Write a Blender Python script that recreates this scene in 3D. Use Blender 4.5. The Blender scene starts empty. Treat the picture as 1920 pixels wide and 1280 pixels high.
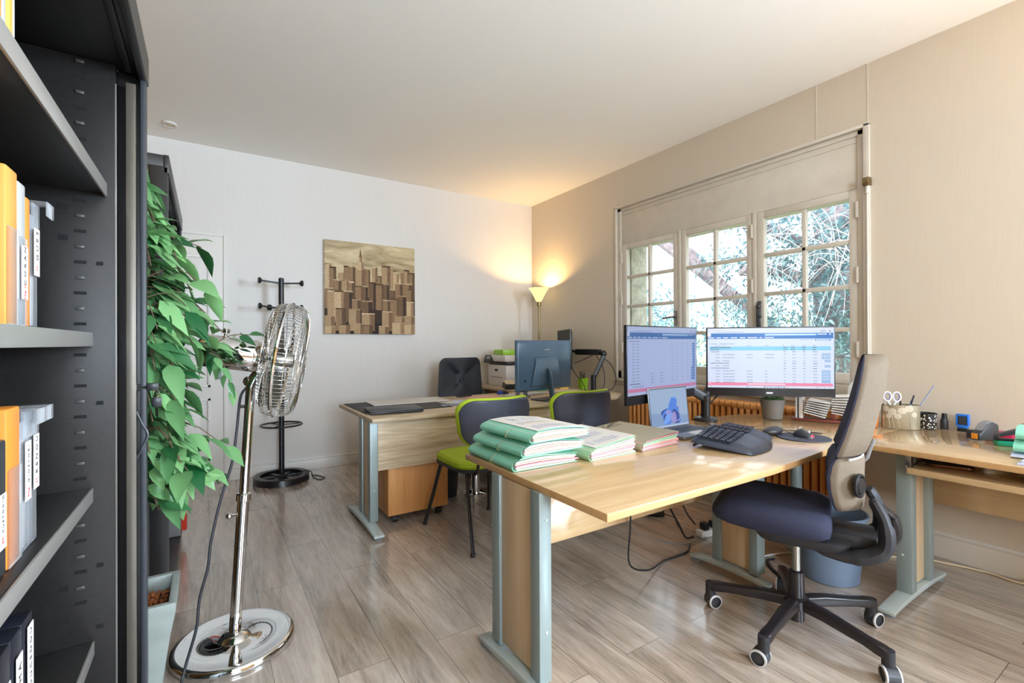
import bpy, bmesh, math, random
from math import pi, sin, cos, radians, sqrt, atan2
from mathutils import Matrix, Vector, noise
random.seed(7)
SC = bpy.context.scene
COL = SC.collection

# ------------------------------------------------------------------ camera
cam = bpy.data.cameras.new('camera'); cam.sensor_width = 36; cam.lens = 882.3/1920*36
cam.clip_start = .02; cam.clip_end = 200
co = bpy.data.objects.new('camera', cam); COL.objects.link(co)
YAW, PITCH, ROLL = .57231, .003157, -.004346
_F = Vector((sin(YAW)*cos(PITCH), cos(YAW)*cos(PITCH), sin(PITCH)))
_R = Vector((cos(YAW), -sin(YAW), 0)); _U = _R.cross(_F)
_R, _U = cos(ROLL)*_R + sin(ROLL)*_U, -sin(ROLL)*_R + cos(ROLL)*_U
co.matrix_world = Matrix(((_R.x, _U.x, -_F.x, 0), (_R.y, _U.y, -_F.y, 0), (_R.z, _U.z, -_F.z, 1.2), (0, 0, 0, 1)))
SC.camera = co

# ------------------------------------------------------------------ light
SC.view_settings.view_transform = 'Standard'; SC.view_settings.look = 'None'
SC.view_settings.exposure = 0.72; SC.view_settings.gamma = 1.0; SC.view_settings.use_curve_mapping = False
SC.cycles.use_denoising = True
SC.cycles.max_bounces = 12; SC.cycles.diffuse_bounces = 6; SC.cycles.glossy_bounces = 5
SC.cycles.transparent_max_bounces = 16; SC.cycles.transmission_bounces = 8
SC.cycles.sample_clamp_indirect = 6.0; SC.cycles.caustics_reflective = False; SC.cycles.caustics_refractive = False
W = bpy.data.worlds.new('sky'); SC.world = W; W.use_nodes = True
W.node_tree.nodes['Background'].inputs[0].default_value = (.72, .86, 1.0, 1)
W.node_tree.nodes['Background'].inputs[1].default_value = 1.9
def light(name, kind, loc, energy, color, target=None, **kw):
    l = bpy.data.lights.new(name, kind); l.energy = energy; l.color = color
    for k, v in kw.items(): setattr(l, k, v)
    o = bpy.data.objects.new(name, l); COL.objects.link(o); o.location = loc
    if target is not None:
        o.rotation_euler = (Vector(target)-Vector(loc)).to_track_quat('-Z', 'Y').to_euler()
    return o
light('sun', 'SUN', (-8, -2, 12), 2.6, (1, .95, .86), (6, 3, 0), angle=.01)
# portal at the seen window; fill lamps at two added windows out of frame
po = light('portal_desk_window', 'AREA', (3.56, 2.317, 1.60), 1, (1, 1, 1), (0, 2.317, 1.60), shape='RECTANGLE', size=2.0, size_y=1.2); po.data.cycles.is_portal = True
light('added_fill_rear', 'AREA', (.1, -3.85, 1.75), 165, (.70, .84, 1), (-.3, 0, 1.75), shape='RECTANGLE', size=1.3, size_y=1.4)
light('added_fill_side', 'AREA', (3.62, -2.2, 1.7), 360, (.66, .82, 1), (0, .6, 1.5), shape='RECTANGLE', size=1.4, size_y=1.4)

# ------------------------------------------------------------------ materials
def _mat(name):
    m = bpy.data.materials.new(name); m.use_nodes = True
    return m, m.node_tree, m.node_tree.nodes['Principled BSDF']
def srgb(h):
    h = h.lstrip('#'); c = [int(h[i:i+2], 16)/255 for i in (0, 2, 4)]
    return tuple(x/12.92 if x <= .04045 else ((x+.055)/1.055)**2.4 for x in c) + (1,)
def plain(name, col, rough=.5, metal=0, spec=.5, emit=0, alpha=1, trans=0, coat=0, noise_amt=.0, nscale=40, bump=0):
    m, t, b = _mat(name); c = srgb(col) if isinstance(col, str) else tuple(col)
    b.inputs['Base Color'].default_value = c; b.inputs['Roughness'].default_value = rough
    b.inputs['Metallic'].default_value = metal; b.inputs['Specular IOR Level'].default_value = spec
    b.inputs['Coat Weight'].default_value = coat; b.inputs['Coat Roughness'].default_value = .1
    if emit: b.inputs['Emission Color'].default_value = c; b.inputs['Emission Strength'].default_value = emit
    if alpha < 1: b.inputs['Alpha'].default_value = alpha
    if trans: b.inputs['Transmission Weight'].default_value = trans
    if noise_amt or bump:
        tc = t.nodes.new('ShaderNodeTexCoord'); n = t.nodes.new('ShaderNodeTexNoise')
        n.inputs['Scale'].default_value = nscale; n.inputs['Detail'].default_value = 4
        t.links.new(tc.outputs['Object'], n.inputs['Vector'])
        if noise_amt:
            r = t.nodes.new('ShaderNodeValToRGB'); e = r.color_ramp.elements
            e[0].position = .3; e[1].position = .7
            e[0].color = tuple(x*(1-noise_amt) for x in c[:3]) + (1,)
            e[1].color = tuple(min(1, x*(1+noise_amt)) for x in c[:3]) + (1,)
            t.links.new(n.outputs['Fac'], r.inputs['Fac']); t.links.new(r.outputs['Color'], b.inputs['Base Color'])
        if bump:
            bp = t.nodes.new('ShaderNodeBump'); bp.inputs['Strength'].default_value = bump; bp.inputs['Distance'].default_value = .002
            t.links.new(n.outputs['Fac'], bp.inputs['Height']); t.links.new(bp.outputs['Normal'], b.inputs['Normal'])
    return m
def wood(name, c0, c1, axis=0, rough=.35, scale=3.0, stretch=14, dist=1.5, c2=None, coat=0):
    """long-grained wood, grain along the given axis"""
    m, t, b = _mat(name); N = t.nodes.new; L = t.links.new
    tc = N('ShaderNodeTexCoord'); mp = N('ShaderNodeMapping'); s = [scale*stretch]*3; s[axis] = scale
    mp.inputs['Scale'].default_value = s; L(tc.outputs['Object'], mp.inputs['Vector'])
    n = N('ShaderNodeTexNoise'); n.inputs['Scale'].default_value = 1; n.inputs['Detail'].default_value = 6
    n.inputs['Roughness'].default_value = .6; n.inputs['Distortion'].default_value = dist
    L(mp.outputs['Vector'], n.inputs['Vector'])
    r = N('ShaderNodeValToRGB'); e = r.color_ramp.elements
    e[0].position = .3; e[0].color = srgb(c0); e[1].position = .68; e[1].color = srgb(c1)
    if c2: x = e.new(.5); x.color = srgb(c2)
    L(n.outputs['Fac'], r.inputs['Fac']); L(r.outputs['Color'], b.inputs['Base Color'])
    b.inputs['Roughness'].default_value = rough; b.inputs['Coat Weight'].default_value = coat; b.inputs['Coat Roughness'].default_value = .07; b.inputs['Coat IOR'].default_value = 1.6
    return m
def floor_mat():
    m, t, b = _mat('grey_oak_laminate'); N = t.nodes.new; L = t.links.new
    g = N('ShaderNodeNewGeometry'); rot = N('ShaderNodeMapping'); rot.inputs['Rotation'].default_value = (0, 0, radians(90))
    L(g.outputs['Position'], rot.inputs['Vector'])
    br = N('ShaderNodeTexBrick'); br.inputs['Scale'].default_value = 1; br.offset = .37; br.offset_frequency = 2
    br.inputs['Brick Width'].default_value = 1.29; br.inputs['Row Height'].default_value = .193
    br.inputs['Mortar Size'].default_value = .0012; br.inputs['Mortar Smooth'].default_value = .1; br.inputs['Bias'].default_value = 0
    br.inputs['Color1'].default_value = (0, 0, 0, 1); br.inputs['Color2'].default_value = (1, 1, 1, 1); br.inputs['Mortar'].default_value = (.5, .5, .5, 1)
    L(rot.outputs['Vector'], br.inputs['Vector'])
    sc = N('ShaderNodeMapping'); sc.inputs['Scale'].default_value = (9, .9, 1); L(g.outputs['Position'], sc.inputs['Vector'])
    ad = N('ShaderNodeVectorMath'); ad.operation = 'MULTIPLY_ADD'
    L(br.outputs['Color'], ad.inputs[0]); ad.inputs[1].default_value = (37, 23, 11); L(sc.outputs['Vector'], ad.inputs[2])
    n1 = N('ShaderNodeTexNoise'); n1.inputs['Scale'].default_value = 1.1; n1.inputs['Detail'].default_value = 9; n1.inputs['Roughness'].default_value = .66; n1.inputs['Distortion'].default_value = 1.3
    L(ad.outputs[0], n1.inputs['Vector'])
    n2 = N('ShaderNodeTexNoise'); n2.inputs['Scale'].default_value = 9; n2.inputs['Detail'].default_value = 5; n2.inputs['Roughness'].default_value = .7
    L(ad.outputs[0], n2.inputs['Vector'])
    mx = N('ShaderNodeMath'); mx.operation = 'MULTIPLY_ADD'; L(n2.outputs['Fac'], mx.inputs[0]); mx.inputs[1].default_value = .35; 
    m2 = N('ShaderNodeMath'); m2.operation = 'MULTIPLY'; L(n1.outputs['Fac'], m2.inputs[0]); m2.inputs[1].default_value = .65; L(m2.outputs[0], mx.inputs[2])
    m3 = N('ShaderNodeMath'); m3.operation = 'MULTIPLY_ADD'; L(br.outputs['Color'], m3.inputs[0]); m3.inputs[1].default_value = .07; L(mx.outputs[0], m3.inputs[2])
    r = N('ShaderNodeValToRGB'); e = r.color_ramp.elements
    e[0].position = .33; e[0].color = srgb('#66584c'); e[1].position = .72; e[1].color = srgb('#cbbcab')
    x = e.new(.46); x.color = srgb('#96887a'); x = e.new(.56); x.color = srgb('#ae9f91')
    L(m3.outputs[0], r.inputs['Fac'])
    mo = N('ShaderNodeMix'); mo.data_type = 'RGBA'; L(br.outputs['Fac'], mo.inputs[0]); L(r.outputs['Color'], mo.inputs[6]); mo.inputs[7].default_value = srgb('#5a4e45')
    L(mo.outputs[2], b.inputs['Base Color'])
    rr = N('ShaderNodeMapRange'); rr.inputs['To Min'].default_value = .14; rr.inputs['To Max'].default_value = .30; L(n2.outputs['Fac'], rr.inputs['Value']); L(rr.outputs[0], b.inputs['Roughness'])
    bp = N('ShaderNodeBump'); b.inputs['Coat Weight'].default_value = 1; b.inputs['Coat IOR'].default_value = 1.6; b.inputs['Coat Roughness'].default_value = .13; bp.inputs['Strength'].default_value = .05; bp.inputs['Distance'].default_value = .002; L(n2.outputs['Fac'], bp.inputs['Height']); L(bp.outputs['Normal'], b.inputs['Normal'])
    return m
def wall_mat(name, col, rough=.85):
    m, t, b = _mat(name); N = t.nodes.new; L = t.links.new; c = srgb(col)
    g = N('ShaderNodeNewGeometry'); sc = N('ShaderNodeMapping'); sc.inputs['Scale'].default_value = (160, 160, 5); L(g.outputs['Position'], sc.inputs['Vector'])
    n = N('ShaderNodeTexNoise'); n.inputs['Scale'].default_value = 1; n.inputs['Detail'].default_value = 2; L(sc.outputs['Vector'], n.inputs['Vector'])
    r = N('ShaderNodeValToRGB'); e = r.color_ramp.elements
    e[0].position = .3; e[0].color = tuple(x*.97 for x in c[:3])+(1,); e[1].position = .7; e[1].color = c
    L(n.outputs['Fac'], r.inputs['Fac']); L(r.outputs['Color'], b.inputs['Base Color']); b.inputs['Roughness'].default_value = rough
    b.inputs['Specular IOR Level'].default_value = .25
    bp = N('ShaderNodeBump'); bp.inputs['Strength'].default_value = .08; bp.inputs['Distance'].default_value = .001; L(n.outputs['Fac'], bp.inputs['Height']); L(bp.outputs['Normal'], b.inputs['Normal'])
    return m
def clear(name, tint='#ffffff', body=.12, rough=.05):
    """thin clear plastic or glass: see-through with a sheen"""
    m, t, b = _mat(name); N = t.nodes.new; L = t.links.new
    b.inputs['Base Color'].default_value = srgb(tint); b.inputs['Roughness'].default_value = rough
    tr = N('ShaderNodeBsdfTransparent'); tr.inputs[0].default_value = srgb(tint)
    fr = N('ShaderNodeLayerWeight'); fr.inputs['Blend'].default_value = .25
    ma = N('ShaderNodeMath'); ma.operation = 'MULTIPLY_ADD'; L(fr.outputs['Fresnel'], ma.inputs[0]); ma.inputs[1].default_value = .6; ma.inputs[2].default_value = body; ma.use_clamp = True
    mx = N('ShaderNodeMixShader'); L(ma.outputs[0], mx.inputs[0]); L(tr.outputs[0], mx.inputs[1]); L(b.outputs[0], mx.inputs[2])
    L(mx.outputs[0], t.nodes['Material Output'].inputs['Surface'])
    return m
def glow(name, col, strength=1.0, rough=.3):
    m, t, b = _mat(name); c = srgb(col)
    b.inputs['Base Color'].default_value = (.02, .02, .02, 1); b.inputs['Emission Color'].default_value = c
    b.inputs['Emission Strength'].default_value = strength; b.inputs['Roughness'].default_value = rough; b.inputs['Specular IOR Level'].default_value = .2
    return m
def leafy(name, c0, c1, rough=.45, trans=.25, scale=14):
    m, t, b = _mat(name); N = t.nodes.new; L = t.links.new
    g = N('ShaderNodeNewGeometry'); r = N('ShaderNodeValToRGB'); e = r.color_ramp.elements
    e[0].position = 0; e[0].color = srgb(c0); e[1].position = 1; e[1].color = srgb(c1)
    L(g.outputs['Random Per Island'], r.inputs['Fac']); L(r.outputs['Color'], b.inputs['Base Color']); b.inputs['Roughness'].default_value = rough
    tl = N('ShaderNodeBsdfTranslucent'); L(r.outputs['Color'], tl.inputs['Color'])
    mx = N('ShaderNodeMixShader'); mx.inputs[0].default_value = trans; L(b.outputs[0], mx.inputs[1]); L(tl.outputs[0], mx.inputs[2])
    L(mx.outputs[0], t.nodes['Material Output'].inputs['Surface'])
    return m
def stone_mat(name, c0, c1, scale=9):
    m, t, b = _mat(name); N = t.nodes.new; L = t.links.new
    g = N('ShaderNodeNewGeometry'); n = N('ShaderNodeTexNoise'); n.inputs['Scale'].default_value = scale; n.inputs['Detail'].default_value = 8; n.inputs['Roughness'].default_value = .7
    L(g.outputs['Position'], n.inputs['Vector']); r = N('ShaderNodeValToRGB'); e = r.color_ramp.elements
    e[0].position = .35; e[0].color = srgb(c0); e[1].position = .65; e[1].color = srgb(c1)
    L(n.outputs['Fac'], r.inputs['Fac']); L(r.outputs['Color'], b.inputs['Base Color']); b.inputs['Roughness'].default_value = .9
    bp = N('ShaderNodeBump'); bp.inputs['Strength'].default_value = .6; bp.inputs['Distance'].default_value = .02; L(n.outputs['Fac'], bp.inputs['Height']); L(bp.outputs['Normal'], b.inputs['Normal'])
    return m
def dots_mat(name, base, dot, scale):
    m, t, b = _mat(name); N = t.nodes.new; L = t.links.new
    tc = N('ShaderNodeTexCoord'); v = N('ShaderNodeTexVoronoi'); v.inputs['Scale'].default_value = scale; L(tc.outputs['Object'], v.inputs['Vector'])
    r = N('ShaderNodeValToRGB'); r.color_ramp.interpolation = 'CONSTANT'; e = r.color_ramp.elements
    e[0].position = 0; e[0].color = srgb(dot); e[1].position = .36; e[1].color = srgb(base)
    L(v.outputs['Distance'], r.inputs['Fac']); L(r.outputs['Color'], b.inputs['Base Color']); b.inputs['Roughness'].default_value = .4
    return m

M = {}
M['floor'] = floor_mat()
M['wall'] = wall_mat('white_wallpaper', '#dcd9d4'); M['ceil'] = wall_mat('ceiling_paint', '#f7f5f1', .9)
M['wallr'] = wall_mat('lamp_tinted_wallpaper', '#d2c8b8')  # same paper as the back wall, warm lamp tint put into its colour
M['wallb'] = wood('tan_bounce_panelling', '#94703f', '#a98450', 2, .5, 1.5, 10, .8)  # made-up panelling on unseen walls, tan for a warm, low bounce
M['white'] = plain('white_gloss_paint', '#dcd9d2', .45); M['winpaint'] = plain('window_paint', '#cfc8bc', .45, noise_amt=.04, nscale=9)
M['base'] = plain('baseboard_paint', '#dedad2', .4)
M['beech'] = wood('pale_maple_veneer', '#bf9d70', '#cfb286', 0, .22, 2.2, 12, .8, coat=.8)
M['beechY'] = wood('pale_maple_veneer_cross', '#bc9c70', '#cbae84', 1, .24, 2.2, 12, .8, coat=.8)
M['beechZ'] = wood('pale_maple_panel', '#c2a682', '#d0b692', 2, .4, 2.0, 16, .6)
M['edge'] = wood('maple_edge_band', '#b58d5d', '#c39c6b', 0, .4, 3, 10, .5)
M['oak'] = wood('rough_sawn_oak', '#a08c70', '#d2c2a6', 0, .5, 1.6, 13, 1.6, c2='#bda98a')
M['oakZ'] = wood('rough_sawn_oak_upright', '#b0a086', '#cfc1a8', 2, .5, 1.6, 13, 1.0)
M['ped'] = wood('orange_beech_pedestal', '#b97f46', '#d2995e', 2, .35, 1.6, 12, .8)
M['steel'] = plain('grey_green_steel', '#8d9a98', .4, .25); M['steell'] = plain('light_grey_steel', '#b4bfbc', .35, .2)
M['cab'] = plain('black_cabinet_steel', '#2b2928', .38, .3, noise_amt=.12, nscale=120); M['cabd'] = plain('black_slot', '#060606', .8)
M['cabl'] = plain('pale_steel_edge', '#8f8b84', .35, .6); M['cabt'] = plain('bronze_tambour_bar', '#6d665c', .35, .5)  # edge strip is a paler steel than the cabinet
M['tab'] = plain('slot_tab_steel', '#5c5a57', .35, .4)
M['shelf'] = plain('graphite_shelf_steel', '#3a3836', .3, .5, noise_amt=.08, nscale=80); M['shelfe'] = plain('lit_shelf_lip_steel', '#a9a7a2', .3, .35)  # lip paler than the shelf: light on its front put into the colour
M['orange'] = plain('orange_card', '#f0953a', .4); M['amber'] = plain('amber_card', '#f3ad55', .4); M['yellow'] = plain('yellow_card', '#f6c765', .45)
M['clear'] = clear('clear_plastic', '#f4f6f8', .08, .08); M['glass'] = clear('window_glass', '#ffffff', .02, .0)
M['darkbox'] = plain('navy_black_box', '#23252f', .3); M['label'] = plain('white_label', '#f2f0ee', .6)
M['ink'] = plain('black_ink', '#26262c', .6); M['red_ink'] = plain('red_ink', '#d8414a', .6); M['blue_ink'] = plain('blue_ink', '#4a5aa8', .6)
M['chrome'] = plain('chrome', '#e6e8ea', .06, 1.0); M['satin'] = plain('satin_metal', '#9c9a94', .3, 1.0); M['brass'] = plain('brushed_bronze', '#8d7a55', .32, .9)
M['black'] = plain('black_plastic', '#1b1b1e', .35); M['blackm'] = plain('matt_black', '#222226', .6); M['rubber'] = plain('black_rubber', '#131315', .75)
M['dgrey'] = plain('dark_grey_plastic', '#33363b', .4); M['mgrey'] = plain('mid_grey_plastic', '#85878a', .45); M['lgrey'] = plain('light_grey_plastic', '#c3c4c4', .4)
M['pwhite'] = plain('white_plastic', '#e2dfdb', .35); M['paper'] = plain('white_paper', '#d6d3cd', .75); M['paper2'] = plain('cream_paper', '#d4c6aa', .75)
M['paperb'] = plain('blueish_paper', '#bcc6de', .75); M['pink'] = plain('pink_paper', '#e79aa6', .7); M['salmon'] = plain('salmon_paper', '#dca899', .75)
M['mint'] = plain('mint_card', '#86cdb4', .55, noise_amt=.04, nscale=8); M['mintd'] = plain('teal_card', '#35a48c', .55); M['sage'] = plain('pale_green_card', '#a3cfa6', .55); M['kraft'] = plain('grey_khaki_card', '#a39c86', .6, noise_amt=.03, nscale=8)
M['band'] = plain('rubber_band', '#b39a63', .6)
M['lime'] = plain('lime_fabric', '#a3ba22', .75, bump=.25, nscale=500); M['limep'] = plain('lime_plastic', '#8fc21d', .35)
M['shell'] = plain('charcoal_shell', '#3a3d48', .42); M['navy'] = plain('navy_fabric', '#1d2036', .85, noise_amt=.12, nscale=300, bump=.3)
M['taupe'] = plain('taupe_wool_shell', '#6f6252', .8, noise_amt=.16, nscale=260, bump=.3); M['mesh'] = plain('black_mesh_fabric', '#24262d', .6, noise_amt=.2, nscale=400)
M['blackp'] = plain('black_powder_coat', '#201c1e', .3)
M['radiator'] = plain('orange_radiator_paint', '#e09a54', .35); M['binblue'] = plain('slate_blue_plastic', '#7387a0', .4, noise_amt=.08, nscale=14)
M['terracotta'] = plain('orange_pot', '#d07a35', .5); M['tin'] = plain('taupe_tin', '#9a9078', .35, .3); M['petal'] = plain('pale_print', '#d3cab6', .5)
M['pot'] = plain('grey_pot', '#6f6a64', .6); M['planter'] = plain('grey_zinc_planter', '#868d87', .45, noise_amt=.1, nscale=16); M['clay'] = plain('clay_pebble', '#9c5a33', .8, noise_amt=.2, nscale=60)
M['leaf'] = leafy('ficus_leaf', '#15522b', '#86b878', .3, .15); M['stem'] = plain('brown_stem', '#5b4632', .7)
M['herb'] = leafy('small_herb_leaf', '#3f6b3c', '#7fa768', .5, .2)
M['blue'] = plain('bright_blue_plastic', '#1f6fce', .3); M['cobalt'] = plain('cobalt_plastic', '#2a49b0', .25); M['magenta'] = plain('magenta_plastic', '#b8234f', .35); M['red'] = plain('red_binder', '#d63a2c', .4)
M['teal'] = plain('teal_plastic', '#1c9c78', .4); M['cream'] = plain('cream_cable', '#dcc9a4', .5); M['tape'] = plain('cream_tape', '#e2cfa2', .4); M['orangep'] = plain('orange_plastic', '#f0a02a', .4)
M['brown'] = plain('red_brown_wood', '#6b3023', .4); M['phone'] = plain('copper_phone', '#6b3a1e', .2, .4); M['monback'] = plain('glossy_slate_plastic', '#42586b', .25); M['rulerc'] = clear('ruler_plastic', '#dce8ff', .45, .1)
M['keys'] = plain('keycap', '#26293a', .3); M['kbd'] = plain('keyboard_shell', '#3f4655', .35); M['mousepad'] = plain('slate_mouse_mat', '#3f4451', .6)
M['lapgrey'] = plain('silver_grey_laptop', '#8d9098', .3, .6); M['laptop_key'] = plain('laptop_key', '#33363f', .4)
M['ledred'] = glow('red_sensor', '#ff2a3a', 2.5)
M['shade'] = glow('lit_glass_shade', '#ffd98a', 1.1); M['bulb'] = glow('bulb', '#ffe2ac', 8)
M['bark'] = stone_mat('pine_bark', '#6b5f66', '#a89a9c', 6); M['twig'] = plain('bare_twig', '#d8cccb', .8); M['needle'] = leafy('pine_needles', '#5d8790', '#a4c4c8', .6, .3)
M['hedge'] = leafy('hedge_leaf', '#7f9a60', '#c8d7a0', .6, .35); M['bushb'] = leafy('blue_green_shrub', '#4f8794', '#97c0c4', .6, .3)
M['stone'] = stone_mat('rough_stone', '#8a8574', '#c3bca8', 11); M['lawn'] = stone_mat('dry_lawn', '#8f9a6a', '#b7b98c', 3); M['render'] = stone_mat('grey_render', '#aaa596', '#c2bdae', 4)
M['blackcup'] = dots_mat('perforated_black_tin', '#15130f', '#e8e4da', 95)

# ------------------------------------------------------------------ mesh builder
ROOTM = {}
def root_of(o):
    while o.parent: o = o.parent
    return o
class B:
    def __init__(s): s.v = []; s.f = []; s.m = []; s.T = None; s.mi = 0
    def add(s, vs, fs):
        k = len(s.v)
        for p in vs:
            p = Vector(p); s.v.append(s.T @ p if s.T else p)
        for f in fs: s.f.append(tuple(i+k for i in f)); s.m.append(s.mi)
        return s
    def box(s, x0, y0, z0, x1, y1, z1):
        vs = [(x, y, z) for z in (z0, z1) for y in (y0, y1) for x in (x0, x1)]
        return s.add(vs, [(0, 2, 3, 1), (4, 5, 7, 6), (0, 1, 5, 4), (2, 6, 7, 3), (0, 4, 6, 2), (1, 3, 7, 5)])
    def cbox(s, c, d, rz=0, rx=0, ry=0):
        o = s.T; R = Matrix.Translation(c) @ Matrix.Rotation(rz, 4, 'Z') @ Matrix.Rotation(ry, 4, 'Y') @ Matrix.Rotation(rx, 4, 'X')
        s.T = (o @ R) if o else R
        s.box(-d[0]/2, -d[1]/2, -d[2]/2, d[0]/2, d[1]/2, d[2]/2); s.T = o
        return s
    def quad(s, a, b, c, d): return s.add([a, b, c, d], [(0, 1, 2, 3)])
    def loft(s, rings, cap0=True, cap1=True, closed=False):
        n = len(rings[0]); vs = [p for r in rings for p in r]; fs = []
        for i in range(len(rings) - (0 if closed else 1)):
            j = (i+1) % len(rings)
            for k in range(n): fs.append((i*n+k, i*n+(k+1) % n, j*n+(k+1) % n, j*n+k))
        if cap0 and not closed: fs.append(tuple(range(n-1, -1, -1)))
        if cap1 and not closed: fs.append(tuple((len(rings)-1)*n+k for k in range(n)))
        return s.add(vs, fs)
    def lathe(s, prof, c=(0, 0, 0), axis=(0, 0, 1), n=32, sx=1, sy=1, cap=True):
        q = Vector((0, 0, 1)).rotation_difference(Vector(axis).normalized()); c = Vector(c)
        rings = [[c + q @ Vector((r*sx*cos(2*pi*k/n), r*sy*sin(2*pi*k/n), z)) for k in range(n)] for r, z in prof]
        return s.loft(rings, cap, cap)
    def cyl(s, p0, p1, r0, r1=None, n=20, cap=True):
        p0 = Vector(p0); p1 = Vector(p1); d = p1-p0
        return s.lathe([(r0, 0), (r0 if r1 is None else r1, d.length)], p0, d, n, cap=cap)
    def tube(s, pts, r, n=8, closed=False, sub=6, flat=1.0):
        P = [Vector(p) for p in pts]
        if sub > 1:
            Q = []; L = len(P)
            for i in range(L if closed else L-1):
                a, b = P[i], P[(i+1) % L]
                p = P[i-1] if (i or closed) else a*2-b
                q = P[(i+2) % L] if (closed or i+2 < L) else b*2-a
                for k in range(sub):
                    t = k/sub; t2 = t*t; t3 = t2*t
                    Q.append(.5*((2*a) + (b-p)*t + (2*p-5*a+4*b-q)*t2 + (3*a-p-3*b+q)*t3))
            if not closed: Q.append(P[-1])
            P = Q
        m = len(P); tan = [((P[(i+1) % m] - P[i-1]) if (closed or 0 < i < m-1) else (P[1]-P[0] if i == 0 else P[-1]-P[-2])).normalized() for i in range(m)]
        u = tan[0].orthogonal().normalized()
        if abs(tan[0].z) < .9: u = (Vector((0, 0, 1)) - tan[0]*tan[0].z).normalized()
        rings = []
        for i in range(m):
            u = (u - tan[i]*u.dot(tan[i])).normalized(); w = tan[i].cross(u)
            rr = r[i*(len(r)-1)//max(1, m-1)] if isinstance(r, (list, tuple)) else r
            rings.append([P[i] + u*rr*cos(2*pi*k/n) + w*rr*flat*sin(2*pi*k/n) for k in range(n)])
        return s.loft(rings, closed=closed)
    def prism(s, poly, z0, z1):
        n = len(poly); vs = [(x, y, z0) for x, y in poly] + [(x, y, z1) for x, y in poly]
        return s.add(vs, [tuple(range(n-1, -1, -1)), tuple(range(n, 2*n))] + [(k, (k+1) % n, n+(k+1) % n, n+k) for k in range(n)])
    def ball(s, c, r, n=16, m=10):
        r = (r, r, r) if not isinstance(r, (tuple, list)) else r; c = Vector(c)
        rings = [[c + Vector((r[0]*sin(pi*i/m)*cos(2*pi*k/n), r[1]*sin(pi*i/m)*sin(2*pi*k/n), -r[2]*cos(pi*i/m))) for k in range(n)] for i in range(1, m)]
        k0 = len(s.v); s.loft(rings, False, False)
        a = len(s.v); s.add([c+Vector((0, 0, -r[2])), c+Vector((0, 0, r[2]))], [])
        L = (m-2)*n
        for k in range(n):
            s.f.append((a, k0+(k+1) % n, k0+k)); s.m.append(s.mi)
            s.f.append((a+1, k0+L+k, k0+L+(k+1) % n)); s.m.append(s.mi)
        return s
    def text(s, txt, size, mat4, bold=0):
        cu = bpy.data.curves.new('txt', 'FONT'); cu.body = txt; cu.size = size; cu.align_x = 'CENTER'; cu.align_y = 'CENTER'; cu.extrude = .0002; cu.offset = bold; cu.resolution_u = 2
        o = bpy.data.objects.new('txt', cu); COL.objects.link(o)
        me = bpy.data.meshes.new_from_object(o.evaluated_get(bpy.context.evaluated_depsgraph_get()))
        t = s.T; s.T = (t @ mat4) if t else mat4
        s.add([v.co for v in me.vertices], [tuple(p.vertices) for p in me.polygons]); s.T = t
        bpy.data.objects.remove(o); bpy.data.curves.remove(cu); bpy.data.meshes.remove(me)
        return s
    def build(s, name, mat, parent=None, local=False, bevel=0, seg=2, smooth=True, label=None, angle=35):
        mats = mat if isinstance(mat, (list, tuple)) else [mat]
        me = bpy.data.meshes.new(name); vs = s.v; off = None
        if parent is not None:
            if not local:
                inv = ROOTM[root_of(parent).name].inverted(); vs = [inv @ p for p in vs]
        elif not local:
            lo = [min(p[i] for p in vs) for i in range(3)]; hi = [max(p[i] for p in vs) for i in range(3)]
            off = Vector(((lo[0]+hi[0])/2, (lo[1]+hi[1])/2, lo[2])); vs = [p-off for p in vs]
        me.from_pydata([tuple(p) for p in vs], [], s.f)
        for x in mats: me.materials.append(x)
        for p, i in zip(me.polygons, s.m): p.material_index = i
        bm = bmesh.new(); bm.from_mesh(me)
        if bevel:
            es = [e for e in bm.edges if len(e.link_faces) == 2 and e.calc_face_angle(0) > radians(40)]
            bmesh.ops.bevel(bm, geom=es, offset=bevel, segments=seg, profile=.5, affect='EDGES', clamp_overlap=True)
        bmesh.ops.recalc_face_normals(bm, faces=bm.faces)
        bm.to_mesh(me); bm.free()
        if smooth:
            for p in me.polygons: p.use_smooth = True
            me.set_sharp_from_angle(angle=radians(angle))
        o = bpy.data.objects.new(name, me); COL.objects.link(o)
        if parent is not None: o.parent = parent
        elif off is not None: o.location = off; ROOTM[o.name] = Matrix.Translation(off)
        else: ROOTM[o.name] = Matrix()
        if label: o['label'] = label
        return o
def tag(o, label, cat, group=None, kind=None):
    o['label'] = label; o['category'] = cat
    if group: o['group'] = group
    if kind: o['kind'] = kind
    return o
def thing(name, label, cat, loc=(0, 0, 0), rz=0, group=None):
    o = bpy.data.objects.new(name, None); COL.objects.link(o); o.empty_display_size = .05
    o.location = loc; o.rotation_euler = (0, 0, rz); tag(o, label, cat, group)
    ROOTM[o.name] = Matrix.Translation(loc) @ Matrix.Rotation(rz, 4, 'Z')
    return o
def struct(o): o['kind'] = 'structure'; return o
def copy_tree(o, parent=None):
    c = o.copy(); COL.objects.link(c)
    if parent is not None: c.parent = parent
    for ch in [x for x in bpy.data.objects if x.parent == o]: copy_tree(ch, c)
    return c
def place(root, loc, rz, label, group=None):
    c = copy_tree(root); c.location = loc; c.rotation_euler = (0, 0, rz); c['label'] = label
    if group: c['group'] = group
    return c
def rrect(w, h, r, n=5, cx=0, cy=0):
    out = []
    for k, (sx, sy) in enumerate(((1, 1), (-1, 1), (-1, -1), (1, -1))):
        for i in range(n+1):
            a = pi/2*k + pi/2*i/n; out.append((cx+sx*(w/2-r)+r*cos(a), cy+sy*(h/2-r)+r*sin(a)))
    return out
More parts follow.
